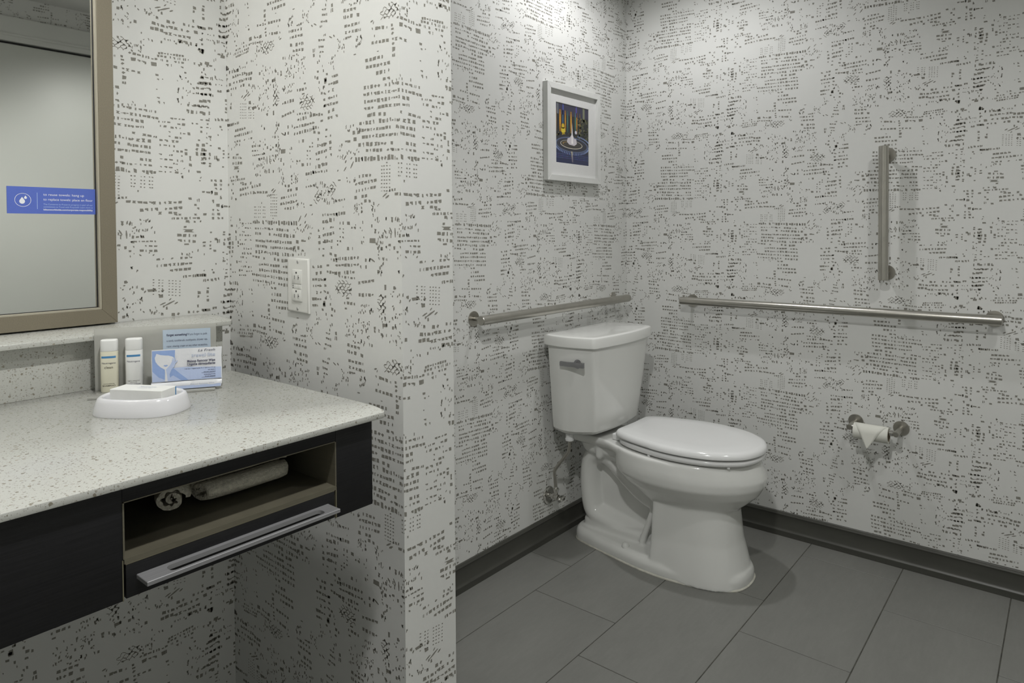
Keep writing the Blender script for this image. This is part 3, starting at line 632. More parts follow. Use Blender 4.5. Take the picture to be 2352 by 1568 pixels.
# door on the rear wall (seen in the mirror)
dr = bpy.data.objects.new('door_1', None); COL.objects.link(dr); dr.location = (-1.62, YR, 0); ORIGIN['door_1'] = Vector(dr.location)
struct(dr, 'white flush door with white casing, seen in the mirror')
box('door_slab', (-2.12, YR+.0005, .01), (-1.12, YR+.036, 2.128), 'door', dr, .002)
box('door_gap', (-2.125, YR+.0005, 2.128), (-1.115, YR+.012, 2.142), 'dark', dr)
for xa, xb in ((-2.24, -2.125), (-1.115, -1.0)):
    box('door_casing', (xa, YR+.0005, 0), (xb, YR+.020, 2.142), 'trim', dr, .003)
hc = box('door_header', (-2.24, YR+.0005, 2.142), (-1.0, YR+.040, 2.262), 'trim', dr, .003)
box('header_bead', (-2.24, YR+.040, 2.168), (-1.0, YR+.047, 2.180), 'trim', hc, .002)

# lamps
def downlight(name, loc, power, colr, rad, cone, blend, label):
    t = thing(name, (loc[0], loc[1], CEIL-.014), label, 'ceiling light', 'recessed downlights in the ceiling')
    lathe('trim_ring', [(.048, 0.0), (.075, -.001), (.077, -.004), (.073, -.008), (.056, -.011), (.047, -.006)], (loc[0], loc[1], CEIL), (0, 0, 1), 'white_metal', t, 40)
    lathe('lens', [(.0460, -.0045), (.0460, -.003)], (loc[0], loc[1], CEIL), (0, 0, 1), 'lens', t, 32)
    L = bpy.data.lights.new(name+'_lamp', 'SPOT'); L.energy = power; L.color = colr; L.shadow_soft_size = rad
    L.spot_size = math.radians(cone); L.spot_blend = blend
    lo = bpy.data.objects.new('lamp', L); COL.objects.link(lo); lo.parent = t
    lo.location = Vector(loc)-Vector(t.location)
for i, (n, loc, pw, cl, rd, cone, bl) in enumerate(LIGHTS):
    downlight(n, loc, pw, cl, rd, cone, bl, ['recessed ceiling downlight above the toilet', 'recessed ceiling downlight in front of the vanity', 'unseen fill downlight added in the ceiling near the door'][i])
vl = thing('vanity_light', (-2.72, -.06, 2.0), 'wall light bar with three round shades above the mirror', 'wall light')
box('back_plate', (-3.12, -.0305, 2.03), (-2.32, -.0008, 2.13), 'steel', vl, .006)
for x, y, z in VANITY_LAMPS:
    lathe('shade', [(.02, .055), (.055, .05), (.06, -.06), (.056, -.06), (.05, .045), (.02, .05)], (x, y-.01, z), (0, 0, 1), 'white_metal', vl, 28)
    tube('arm', [(x, -.03, z+.05), (x, y-.01, z+.05)], .008, 'steel', vl, 12)
    L = bpy.data.lights.new('vanity_lamp', 'POINT'); L.energy = VANITY_POWER; L.color = (1.0, .985, .945); L.shadow_soft_size = .045
    lo = bpy.data.objects.new('lamp', L); COL.objects.link(lo); lo.parent = vl; lo.location = Vector((x, y-.01, z-.075))-Vector(vl.location)


# ================================================================ vanity
CT, CB = 0.8981, 0.8886          # worktop top and underside
VY, VB = -0.6882, 0.7512         # cabinet face, cabinet underside
VXL = -3.5

va = thing('vanity_cabinet', (-2.7, -.35, VB), 'wall-hung black-brown vanity cabinet with an open towel niche', 'cabinet')
NX0, NX1, NZ0, NZ1 = -2.3790, -2.0780, 0.8008, 0.8680   # niche opening
box('front_panel', (VXL, VY, VB), (NX0-.0012, VY+.018, CB-.0004), 'ebony', va, .0006)
box('front_panel', (NX1+.0012, VY, VB), (-2.0072, VY+.018, CB-.0004), 'ebony', va, .0006)
box('top_rail', (NX0-.001, VY, NZ1+.0012), (NX1+.001, VY+.018, CB-.0004), 'ebony', va, .0004)
box('side_panel', (-2.0252, VY+.0182, VB), (-2.0072, -.002, CB-.0004), 'ebony', va, .0005)
box('bottom_panel', (VXL, VY+.0182, VB), (-2.0255, -.002, VB+.016), 'ebony', va)
# niche lining
ND = -.40
box('niche_floor', (NX0, VY-.0006, NZ0-.006), (NX1, ND, NZ0), 'taupe', va)
box('niche_side', (NX0-.0012, VY-.0006, NZ0), (NX0+.0008, ND, NZ1), 'taupe', va)
box('niche_side', (NX1-.0008, VY-.0006, NZ0), (NX1+.0012, ND, NZ1), 'taupe', va)
box('niche_top', (NX0+.0008, VY-.0006, NZ1), (NX1-.0008, ND, NZ1+.0012), 'taupe', va)
box('niche_back', (NX0, ND, NZ0-.006), (NX1, ND+.012, NZ1), 'taupe', va)
box('edge_banding', (NX0-.0024, VY-.0005, VB), (NX0-.0010, VY+.010, NZ0-.001), 'brass', va)
box('edge_banding', (NX1-.0002, VY-.0005, VB), (NX1+.0014, VY+.010, NZ0-.001), 'brass', va)
dw = box('drawer_front', (NX0+.0016, VY-.0002, VB+.0016), (NX1-.0024, VY+.018, NZ0-.0072), 'ebony', va, .0006)
box('drawer_edge', (NX0+.0014, VY-.0006, NZ0-.0072), (NX1-.0022, VY+.018, NZ0-.0060), 'brass', dw)
# slotted bar pull
hx0, hx1, hy0, hy1, hz0, hz1 = -2.3655, -2.0920, -.7185, VY-.0002, .7722, .7778
def slot_ring(x0, x1, y0, y1, z, inset, n):
    """outer rectangle and rounded slot, same number of points"""
    outer, inner = [], []
    a0, a1, b0, b1 = x0+.030, x1-.021, y0+.0046, y1-.0078
    r = (b1-b0)/2*.75
    cs = [(a1-r, b1-r, 0), (a0+r, b1-r, 90), (a0+r, b0+r, 180), (a1-r, b0+r, 270)]
    oc = [(x1-inset, y1), (x0+inset, y1), (x0+inset, y0+inset), (x1-inset, y0+inset)]
    for (cx, cy, a), o in zip(cs, oc):
        for k in range(n):
            t = math.radians(a+90*k/(n-1))
            inner.append((cx+r*math.cos(t), cy+r*math.sin(t), z)); outer.append((o[0], o[1], z))
    return outer, inner
bmh = bmesh.new()
o0, i0 = slot_ring(hx0, hx1, hy0, hy1, hz0, .0006, 6); o1, i1 = slot_ring(hx0, hx1, hy0, hy1, hz1, .0006, 6)
om0 = [(p[0]+(.0006 if p[0] > -2.2 else -.0006), p[1]-(.0006 if p[1] < -.70 else 0), hz0+.0006) for p in o0]
om1 = [(p[0], p[1], hz1-.0006) for p in om0]
loft_bm([i0, o0, om0, om1, o1, i1, i0], cap=False, bm=bmh)
bmesh.ops.remove_doubles(bmh, verts=bmh.verts, dist=1e-5)
link('bar_pull', bm_to('bar_pull', bmh, 'alu', 30), dw)

# worktop
def arc_pts(cx, cy, r, a0, a1, n):
    return [(cx+r*math.cos(math.radians(a0+(a1-a0)*k/n)), cy+r*math.sin(math.radians(a0+(a1-a0)*k/n))) for k in range(n+1)]
poly = [(XL+.002, -.001), (XL+.002, -.7002), (-1.9935, -.7002), (-1.9870, -.6960), (-1.9800, -.6740), (-1.9745, -.650), (-1.9741, -.600), (-1.9741, -.001)]
wt = link('vanity_worktop', bm_to('vanity_worktop', prism_bm(list(reversed(poly)), CB, CT, .0008), 'quartz', 40))
tag(wt, 'white speckled quartz worktop on the black-brown vanity', 'countertop')
# raised backsplash with a deep ledge under the mirror
LT, LB = 1.0023, 0.9930
bs = thing('backsplash', (-2.7, -.08, CT), 'white speckled quartz backsplash with a projecting ledge under the mirror', 'backsplash')
box('splash_panel', (XL+.002, -.145, CT+.0001), (-1.9720, -.001, LB-.0001), 'quartz', bs, .0008)
poly = [(XL+.002, -.001), (XL+.002, -.1751), (-1.9690, -.1751), (-1.9600, -.1640), (-1.9480, -.1250), (-1.9420, -.0800), (-1.9400, -.0300), (-1.9400, -.001)]
link('ledge', bm_to('ledge', prism_bm(list(reversed(poly)), LB, LT, .0008), 'quartz', 40), bs)

# ---------------------------------------------------------------- mirror
mr = thing('mirror', (-2.72, -.016, 1.0056), 'large wall mirror in a flat champagne frame above the ledge', 'mirror')
MX0, MX1, MZ0, MZ1, FW = -3.30, -2.1370, 1.0056, 1.98, .0330
GY, FY = -.0180, -.0300
box('mirror_glass', (MX0+.01, GY, MZ0+.01), (MX1-.01, -.004, MZ1-.01), 'mirror', mr)
def rail(name, pts_out, pts_in, m, par, y0, y1):
    (a, b), (c, d) = pts_out, pts_in
    ring0 = [(a[0], y0, a[1]), (b[0], y0, b[1]), (d[0], y0, d[1]), (c[0], y0, c[1])]
    ring1 = [(p[0], y1, p[2]) for p in ring0]
    bm = loft_bm([ring0, ring1])
    bmesh.ops.bevel(bm, geom=list(bm.edges), offset=.0005, segments=1, profile=.5, affect='EDGES')
    return link(name, bm_to(name, bm, m, 30), par)
O_ = [(MX0, MZ0), (MX1, MZ0), (MX1, MZ1), (MX0, MZ1)]
I_ = [(MX0+FW, MZ0+FW), (MX1-FW, MZ0+FW), (MX1-FW, MZ1-FW), (MX0+FW, MZ1-FW)]
J_ = [(MX0+FW-.004, MZ0+FW-.004), (MX1-FW+.004, MZ0+FW-.004), (MX1-FW+.004, MZ1-FW+.004), (MX0+FW-.004, MZ1-FW+.004)]
K_ = [(MX0+FW+.0012, MZ0+FW+.0012), (MX1-FW-.0012, MZ0+FW+.0012), (MX1-FW-.0012, MZ1-FW-.0012), (MX0+FW+.0012, MZ1-FW-.0012)]
for k in range(4):
    j = (k+1) % 4
    rl = rail('frame_rail', (O_[k], O_[j]), (J_[k], J_[j]), 'frame', mr, -.001, FY)
    rail('frame_lip', (J_[k], J_[j]), (I_[k], I_[j]), 'framelip', rl, GY-.003, FY+.0006)
    rail('glazing_gap', (I_[k], I_[j]), (K_[k], K_[j]), 'slot', rl, GY-.0004, GY-.0024)

# towel notice stuck to the mirror
nt_ = thing('towel_notice', (-2.243, GY-.0006, 1.2278), 'blue notice about reusing towels stuck on the mirror glass', 'notice')
NW, NH = .1555, .0512
FN = frame((-2.3206, GY-.0009, 1.2279), (1, 0, 0), (0, 0, 1))
link('notice_card', bm_to('notice_card', box_bm((-2.3206, GY-.0009, 1.2279), (-2.3206+NW, GY-.0002, 1.2279+NH), 0), 'blue'), nt_)
E_ = .00012
def ring_pts(cx, cy, rx, ry, n=40): return [(cx+rx*math.cos(2*PI*k/n), cy+ry*math.sin(2*PI*k/n)) for k in range(n)]
ro, ri = ring_pts(.0252, .0258, .0133, .0128), ring_pts(.0252, .0258, .0126, .0121)
vv = [FN @ Vector((x, y, E_)) for x, y in ro+ri]
link('droplet_ring', mesh('droplet_ring', vv, [[k, (k+1) % 40, 40+(k+1) % 40, 40+k] for k in range(40)], 'white_ink'), nt_)
def drop(cx, cy, s):
    pts = [(cx, cy+s*1.35)]
    for k in range(25):
        a = math.radians(35-(250*k/24)); pts.append((cx+s*.82*math.cos(a), cy-s*.15+s*.82*math.sin(a)))
    return pts
flat('droplet', drop(.0240, .0240, .0056), 'white_ink', nt_, FN, E_)
flat('droplet', drop(.0295, .0305, .0028), 'white_ink', nt_, FN, E_)
flat('divider', [(.0482, .009), (.0489, .009), (.0489, .0405), (.0482, .0405)], 'pale_ink', nt_, FN, E_)
for s, sz, y, w, mm, bd in (('to reuse towels: hang up', .0066, .0352, .0704, 'white_ink', 0), ('to replace towels: place on floor', .0066, .0258, .0859, 'white_ink', 0),
                            ('The Conserve to Preserve program is part of our', .0042, .0172, .0859, 'pale_ink', 0), ('commitment to Travel with Purpose\u00ae. Learn more at', .0042, .0122, .0859, 'pale_ink', 0),
                            ('hiltonworldwide.com/corporate-responsibility', .0044, .0067, .0859, 'white_ink', .00009)):
    text(s, sz, mm, nt_, FN, .0586, y, E_, 'LEFT', bd, w)

# ---------------------------------------------------------------- outlet on the stub wall
def fbox(name, F, a, b, m, parent=None, bevel=0.0, seg=2):
    bm = box_bm(a, b, bevel, seg); bm.transform(F)
    return link(name, bm_to(name, bm, m, 35 if bevel else None), parent)
ou = thing('wall_outlet', (PX0-.003, -.2945, 1.0200), 'white two-socket wall outlet on the papered stub wall', 'outlet')
_t = math.radians(-1.4)
FO = frame((PX0-.0004, -.2945, 1.0772), (0, -math.cos(_t), math.sin(_t)), (0, math.sin(_t), math.cos(_t)))
bm = box_bm((-.0382, -.0572, 0), (.0382, .0572, .0060), 0)
top = [f for f in bm.faces if all(abs(v.co.z-.006) < 1e-6 for v in f.verts)]
bmesh.ops.bevel(bm, geom=[e for e in top[0].edges], offset=.0045, segments=4, profile=.6, affect='EDGES')
bm.transform(FO); pl = link('cover_plate', bm_to('cover_plate', bm, 'plate', 50), ou)
fbox('device_body', FO, (-.0168, -.0334, .0052), (.0168, .0334, .0075), 'plate', ou, .0008)
for y0, y1 in ((.0035, .0330), (-.0330, -.0085)):
    rc = fbox('receptacle', FO, (-.0164, y0, .007), (.0164, y1, .0092), 'plate', ou, .0010)
    yc = (y0+y1)/2
    fbox('blade_slot', FO, (-.0075, yc-.0055, .0088), (-.0058, yc+.0025, .00935), 'slot', rc)
    fbox('blade_slot', FO, (.0058, yc-.0060, .0088), (.0073, yc+.0035, .00935), 'slot', rc)
    fbox('blade_slot', FO, (.0073, yc-.0020, .0088), (.0105, yc-.0005, .00935), 'slot', rc)
    link('ground_slot', bm_to('ground_slot', lathe_bm([(.0024, 0), (.0024, .0004)], FO @ Vector((-.0002, yc+.0085, .00895)), FO.to_3x3() @ Vector((0, 0, 1)), 14), 'slot'), rc)
fbox('test_button', FO, (-.0095, -.0072, .007), (.0030, .0022, .0086), 'plate', ou, .0006)
fbox('reset_button', FO, (.0034, -.0072, .007), (.0158, .0022, .0086), 'plate', ou, .0006)
for k, (x, y) in enumerate(((-.0148, .0042), (-.0136, -.0010), (-.0136, -.0050))):
    fbox('indicator', FO, (x-.0009, y-.0009, .0072), (x+.0009, y+.0009, .0084), 'slot', ou)
for y in (.0492, -.0492):
    sc = lathe('plate_screw', [(.0001, -.0005), (.0034, -.0002), (.0032, .0006), (.0020, .0011), (.0001, .0012)], FO @ Vector((.0005, y, .0060)), FO.to_3x3() @ Vector((0, 0, 1)), 'screw', ou, 16)
    bm = box_bm((-.0004, -.0028, .0008), (.0004, .0028, .00125)); bm.transform(FO @ Matrix.Translation((.0005, y, .006)) @ Matrix.Rotation(.5, 4, 'Z'))
    link('screw_slot', bm_to('screw_slot', bm, 'slot'), sc)

# ---------------------------------------------------------------- picture
pc = thing('framed_picture', (-.438, -.011, 1.385), 'square white frame with a print of a lit fountain at night', 'picture')
FP = frame((-.438, -.0006, 1.5705), (1, 0, 0), (0, 0, 1))
H_, D_, B_ = .1865, .0225, .0225
for k in range(4):
    R4 = Matrix.Rotation(k*PI/2, 4, 'Z')
    r0 = [(-H_, -H_, 0), (H_, -H_, 0), (H_-B_, -H_+B_, 0), (-H_+B_, -H_+B_, 0)]
    bm = loft_bm([[FP @ (R4 @ Vector(p)) for p in r0], [FP @ (R4 @ Vector((p[0], p[1], D_))) for p in r0]])
    bmesh.ops.bevel(bm, geom=list(bm.edges), offset=.0006, segments=1, profile=.5, affect='EDGES')
    link('frame_rail', bm_to('frame_rail', bm, 'pframe', 30), pc)
AW, AH, AY = .1155, .1170, .002
bm = bmesh.new()
ou_ = [(-H_+B_-.002, -H_+B_-.002), (H_-B_+.002, -H_+B_-.002), (H_-B_+.002, H_-B_+.002), (-H_+B_-.002, H_-B_+.002)]
in_ = [(-AW, AY-AH), (AW, AY-AH), (AW, AY+AH), (-AW, AY+AH)]
loft_bm([[FP @ Vector((x, y, .0078)) for x, y in ou_], [FP @ Vector((x, y, .0100)) for x, y in ou_], [FP @ Vector((x, y, .0100)) for x, y in in_], [FP @ Vector((x*.99, (y-AY)*.99+AY, .0078)) for x, y in in_]], cap=False, bm=bm)
link('mat_board', bm_to('mat_board', bm, 'pmat'), pc)
# the print itself: flat colour shapes on paper
av, af, ac = [], [], []
def art(pts, col, lay):
    b = len(av)
    for u, v in pts: av.append(FP @ Vector((u*AW*1.01, v*AH*1.01+AY, .0068+lay*.00006)))
    af.append(list(range(b, b+len(pts)))); ac.extend([rgb(*col)]*len(pts))
def aq(u0, v0, u1, v1, c, lay): art([(u0, v0), (u1, v0), (u1, v1), (u0, v1)], c, lay)
def ae(u, v, ru, rv, c, lay, n=24): art([(u+ru*math.cos(2*PI*k/n), v+rv*math.sin(2*PI*k/n)) for k in range(n)], c, lay)
aq(-1, -1, 1, 1, (34, 36, 40), 0)
aq(-1, .62, 1, 1, (52, 50, 74), 1)
aq(-1, -1, 1, -.52, (44, 50, 84), 1)
ar = random.Random(3)
for u, w, c in ((-.95, .05, (150, 110, 30)), (-.72, .10, (205, 145, 30)), (-.56, .05, (60, 110, 160)), (-.42, .07, (196, 140, 36)), (-.28, .05, (70, 130, 120)), (-.08, .08, (214, 156, 52)), (.18, .05, (80, 140, 120)), (.27, .06, (200, 140, 46)), (.46, .05, (150, 110, 50))):
    for k in range(9):
        v0 = .05+k*.08; f = .55+.45*math.sin((k+1)/9*PI*.9)
        aq(u-w/2, v0, u+w/2, v0+.081, tuple(int(x*f) for x in c), 2)
for u, w, c in ((-.55, .06, (74, 84, 170)), (.24, .07, (78, 72, 160)), (-.86, .08, (110, 116, 120)), (.70, .12, (120, 124, 100))):
    aq(u-w/2, .62, u+w/2, 1.0, c, 2)
for k in range(70):
    ae(ar.uniform(.3, 1), ar.uniform(-.1, .62), ar.uniform(.02, .07), ar.uniform(.02, .06), ar.choice([(60, 64, 44), (84, 88, 60), (40, 44, 36), (104, 104, 76)]), 3+k % 3, 8)
for k in range(26):
    ae(ar.uniform(-1, .3), ar.uniform(-.12, .08), ar.uniform(.02, .05), ar.uniform(.015, .04), ar.choice([(60, 56, 36), (90, 82, 44), (44, 44, 40)]), 3, 8)
ae(-.55, .10, .12, .10, (214, 190, 50), 6); ae(-.56, .24, .08, .09, (208, 178, 44), 6); ae(-.52, -.04, .10, .06, (190, 160, 40), 6)
art([(-1, -.16), (-.5, -.02), (.2, -.04), (1, -.25), (1, -.6), (-1, -.45)], (44, 46, 54), 7)
ae(-.02, -.34, .98, .26, (92, 104, 136), 8, 48); ae(-.02, -.34, .90, .225, (52, 54, 66), 9, 48)
ae(-.06, -.33, .66, .145, (214, 206, 190), 10, 48); ae(-.06, -.325, .63, .130, (64, 62, 60), 11, 48); ae(-.2, -.32, .40, .07, (150, 120, 70), 12, 32); ae(-.1, -.33, .44, .07, (70, 66, 62), 13, 32)
for k in range(30):
    a = PI+PI*k/29
    u, v = -.02+1.0*math.cos(a), -.36+.27*math.sin(a)
    aq(u-.016, v-.05, u+.016, v+.02, (150, 170, 220), 14)
for k in range(18):
    a = PI*.05+PI*.38*k/17
    u, v = .1+.95*math.cos(a), -.30+.27*math.sin(a)
    aq(u-.016, v-.02, u+.016, v+.03, (140, 156, 200), 14)
art([(-.34, -.26), (-.30, -.14), (-.16, -.10), (-.07, .0), (-.03, .42), (.01, .0), (.10, -.12), (.22, -.12), (.26, -.28), (.1, -.36), (-.2, -.34)], (206, 200, 206), 15)
art([(-.08, -.3), (-.05, .05), (-.03, .40), (-.005, .05), (.04, -.3)], (244, 240, 240), 16)
ae(.2, .10, .07, .06, (200, 200, 214), 15, 12)
for k in range(3):
    for j in range(24):
        u = -.95+j*.08
        aq(u, -.70-k*.06, u+.04, -.67-k*.06, (70+ar.randint(0, 30), 80+ar.randint(0, 30), 130+ar.randint(0, 40)), 14)
for k in range(6):
    aq(-.10+.01*k, -.62-.06*k, .0+.005*k, -.56-.06*k, (170-12*k, 164-12*k, 150-6*k), 15)
me = bpy.data.meshes.new('print'); me.from_pydata([tuple(v) for v in av], [], af)
ca = me.color_attributes.new('Col', 'FLOAT_COLOR', 'POINT')
for k, c in enumerate(ac): ca.data[k].color = c
me.materials.append(M['art']); link('print', me, pc)
fbox('backing', FP, (-H_+.004, -H_+.004, .0), (H_-.004, H_-.004, .0064), 'pframe', pc)

# ---------------------------------------------------------------- grab bars
def grab_bar(p, q, posts, nrm, label):
    p, q, nrm = Vector(p), Vector(q), Vector(nrm)
    base = (p+q)/2
    t = thing('grab_bar', base, label, 'grab bar')
    d = (q-p).normalized(); r = .0160
    link('bar', bm_to('bar', lathe_bm([(.0005, 0), (r-.0015, 0), (r, .0015), (r, (q-p).length-.0015), (r-.0015, (q-p).length), (.0005, (q-p).length)], p, d, 32), 'steel', 40), t)
    for w in posts:
        w = Vector(w)
        lathe('flange', [(.0005, .0003), (.0260, .0003), (.0262, .0020), (.0255, .0032), (.0005, .0034)], w, nrm, 'steel', t, 40)
        lathe('post', [(.0070, .0030), (.0070, .0500)], w, nrm, 'steel', t, 20)
GZ = .8962
grab_bar((-.057, -.2881, GZ), (-.057, -1.3807, GZ), [(0, -.3177, GZ-.003), (0, -1.3565, GZ-.0015)], (-1, 0, 0), 'long horizontal steel grab bar on the wall beside the toilet')
grab_bar((-1.0473, -.057, GZ), (-.0864, -.057, GZ), [(-1.0206, 0, GZ), (-.1220, 0, GZ)], (0, -1, 0), 'horizontal steel grab bar above the toilet tank')
grab_bar((-.057, -1.0438, 1.0106), (-.057, -1.0438, 1.4754), [(0, -1.0458, 1.0350), (0, -1.0458, 1.4485)], (-1, 0, 0), 'short vertical steel grab bar on the right-hand wall')

# ---------------------------------------------------------------- toilet paper
tp = thing('toilet_paper_holder', (-.045, -1.0196, .464), 'steel two-post toilet paper holder on the right-hand wall', 'paper holder')
for y in (-.9468, -1.0922):
    yo = -.9446 if y > -1 else -1.0945
    lathe('flange', [(.0005, .0003), (.0256, .0003), (.0258, .0022), (.0245, .0040), (.0005, .0044)], (0, y, .4905), (-1, 0, 0), 'steel', tp, 40)
    lathe('post', [(.0080, .003), (.0088, .060), (.0092, .099), (.0086, .1000), (.0005, .1002)], (0, y, .4905), (-1, 0, 0), 'steel', tp, 24)
link('spindle', bm_to('spindle', lathe_bm([(.0005, 0), (.0088, 0), (.0088, .0100), (.0105, .0102), (.0105, .0240), (.0075, .0245), (.0075, .1205), (.0105, .1210), (.0105, .1350), (.0088, .1352), (.0088, .1454), (.0005, .1454)], (-.088, -.9468, .4905), (0, -1, 0), 24), 'chrome', 40), tp)
rl = thing('toilet_paper_roll', (-.088, -1.0155, .4545), 'nearly finished toilet paper roll with its end folded to a point', 'toilet paper')
RX, RZ, RR = -.088, .4810, .0282
ry0, ry1 = -.9615, -1.0700
def tube_between(r_in, r_out, y0, y1, n=36):
    ring = lambda r, y: [(RX+r*math.cos(2*PI*k/n), y, RZ+r*math.sin(2*PI*k/n)) for k in range(n)]
    return loft_bm([ring(r_in, y0), ring(r_out, y0), ring(r_out, y1), ring(r_in, y1), ring(r_in, y0)], cap=False)
bm = tube_between(.0196, .0212, ry0, ry1); bmesh.ops.remove_doubles(bm, verts=bm.verts, dist=1e-6)
link('cardboard_core', bm_to('cardboard_core', bm, 'card_core', 40), rl)
bm = tube_between(.0214, RR, ry0-.0004, ry1+.0004); bmesh.ops.remove_doubles(bm, verts=bm.verts, dist=1e-6)
link('tissue_wrap', bm_to('tissue_wrap', bm, 'paper2', 40), rl)
rings = []
NL = 16
for i in range(NL+1):
    l = .0955*i/NL
    arc = (RR+.0006)*PI/2
    if l < arc:
        a = PI/2+l/(RR+.0006)
        x, z = RX+(RR+.0006)*math.cos(a), RZ+(RR+.0006)*math.sin(a)
    else:
        x, z = RX-(RR+.0006)-(l-arc)*.10, RZ-(l-arc)
    f = i/NL
    ya = ry0+(-1.0078-ry0)*f; yb = ry1+(-1.0088-ry1)*f
    rings.append([(x-.0006*math.sin(PI*k/6)*f, ya+(yb-ya)*k/6, z) for k in range(7)])
bm = bmesh.new(); loft_bm(rings, cap=False, bm=bm, closed=False)
me = bm_to('folded_sheet', bm, 'paper2', 60)
fs = link('folded_sheet', me, rl)
so = fs.modifiers.new('thickness', 'SOLIDIFY'); so.thickness = .0006

# ---------------------------------------------------------------- washcloths in the niche
def spiral_towel(p, axis, length, ry, rz, turns, label, seed, squash=0.0):
    rnd = random.Random(seed)
    p = Vector(p); ax = Vector(axis).normalized(); up = Vector((0, 0, 1)); sd = up.cross(ax).normalized()
    N, Lg = 150, 22
    th = .0068
    sec = []
    for k in range(N+1):
        t = k/N; a = -1.9+t*turns*2*PI; r = .14+.86*t
        sec.append((a, r))
    rings = []
    ph = [rnd.uniform(0, 6) for _ in range(6)]
    for i in range(Lg+1):
        u = i/Lg; end = min(u, 1-u)
        pull = 1-.10*max(0, (.12-end)/.12)**1.5
        off = .0022*math.sin(3*u+ph[0])
        outer, inner = [], []
        for a, r in sec:
            w = 1+.030*math.sin(3*a+ph[1]+2*u)+.02*math.sin(5*a+ph[2]-4*u)+.012*math.sin(11*a+9*u+ph[3])
            ey = (r*ry)*pull*w; ez = (r*rz)*pull*w
            jog = .0035*math.sin(a*1.0+ph[4])*(1 if u < .5 else -1)*max(0, (.1-end)/.1)
            c = p+ax*(u*length+jog)+up*(rz)+sd*off
            q = lambda e: c+sd*((ey-e)*math.cos(a))+up*max(-rz+.0004, (ez-e)*math.sin(a))
            outer.append(q(0)); inner.append(q(th*(.9+.2*math.sin(7*a+ph[5]))))
        rings.append(outer+list(reversed(inner)))
    bm = loft_bm(rings)
    o = link('washcloth', bm_to('washcloth', bm, 'terry', 70))
    tag(o, label, 'washcloth', 'rolled washcloths in the vanity niche')
    return o
spiral_towel((-2.2470, -.6035, NZ0+.0004), (1, -.02, 0), .1330, .0350, .0235, 1.6, 'thick rolled white washcloth lying lengthwise in the niche', 5)
spiral_towel((-2.2860, -.6060, NZ0+.0004), (.34, 1, 0), .1250, .0265, .0215, 1.8, 'smaller rolled white washcloth end-on in the dark side of the niche', 9)

# ---------------------------------------------------------------- soap dish and soap
def superell(cx, cy, a, b, n_, rot, z, N=56, taper=0.0):
    pts = []
    for k in range(N):
        t = 2*PI*k/N
        c, s = math.cos(t), math.sin(t)
        x = a*math.copysign(abs(c)**(2/n_), c); y = b*math.copysign(abs(s)**(2/n_), s)*(1-taper*x/a)
        pts.append((cx+x*math.cos(rot)-y*math.sin(rot), cy+x*math.sin(rot)+y*math.cos(rot), z))
    return pts
DR = math.atan2(-.86, .51)
dx, dy = -2.2280, -.3765
prof = [(.0705, .0560, CT+.0002), (.0708, .0563, CT+.003), (.0690, .0545, CT+.012), (.0665, .0520, CT+.021), (.0645, .0500, CT+.0255), (.0620, .0475, CT+.0275), (.0590, .0445, CT+.0272), (.0565, .0420, CT+.0245), (.0550, .0405, CT+.018), (.0525, .0380, CT+.0125), (.044, .030, CT+.0108), (.01, .008, CT+.0104)]
sd_ = link('soap_dish', bm_to('soap_dish', loft_bm([superell(dx, dy, a, b, 2.7, DR, z, taper=.10) for a, b, z in prof]), 'ceramic', 60))
tag(sd_, 'glossy white oval soap dish on the speckled worktop', 'soap dish')
sb = thing('soap_carton', (-2.232, -.3850, CT+.0114), 'small white carton of soap lying in the soap dish', 'soap box')
SB = frame((-2.2320, -.3850, CT+.0125), (.51, -.86, 0), (.86, .51, 0))
bm = box_bm((-.0465, -.0185, 0), (.0465, .0185, .0262), .0008, 1); bm.transform(SB); link('carton', bm_to('carton', bm, 'carton', 35), sb)
FT = SB @ Matrix.Translation((0, 0, .0264))
text('Neutrogena', .0080, 'grey_ink', sb, FT, .006, .0020, E_, 'CENTER', 0, .030)
text('cleansing bar', .0040, 'grey_ink', sb, FT, .006, -.0060, E_, 'CENTER', 0, .026)
bm = box_bm((.04645, .0150, .0006), (.0468, .0172, .0256)); bm.transform(SB); link('blue_edge', bm_to('blue_edge', bm, 'band'), sb)

# ---------------------------------------------------------------- clear stand with toiletries
SX, SY = -2.233, -.179
FS = frame((SX, SY, CT), (.863, -.505, 0), (0, 0, 1))     # x along the stand, y up, z towards the room
st = thing('acrylic_stand', FS @ Vector((.1, 0, .03)), 'clear acrylic L-shaped toiletry stand on the vanity worktop', 'stand')
fbox('base_plate', FS, (0, .0002, .0001), (.205, .0040, .0620), 'acrylic', st, .0006)
fbox('back_panel', FS, (0, .0002, -.0030), (.205, .1172, 0.0), 'acrylic', st, .0006)

cdn = thing('notice_card', FS @ Vector((.154, .05, .001)), 'pale blue notice card on the clear stand', 'card')
fbox('card_sheet', FS, (.1127, .0500, .0004), (.1950, .1086, .0008), 'card', cdn)
text('forget something?', .0060, 'navy', cdn, FS, .1192, .0966, .00095, 'LEFT', .00016, .0360)
text('If you forgot to pack', .0058, 'navy', cdn, FS, .1565, .0966, .00095, 'LEFT', 0, .0325)
text('a comb, toothbrush, toothpaste, shower cap,', .0056, 'navy', cdn, FS, .1192, .0860, .00095, 'LEFT', 0, .0705)
text('razor, shaving cream or any other necessities,', .0056, 'navy', cdn, FS, .1192, .0755, .00095, 'LEFT', 0, .0705)

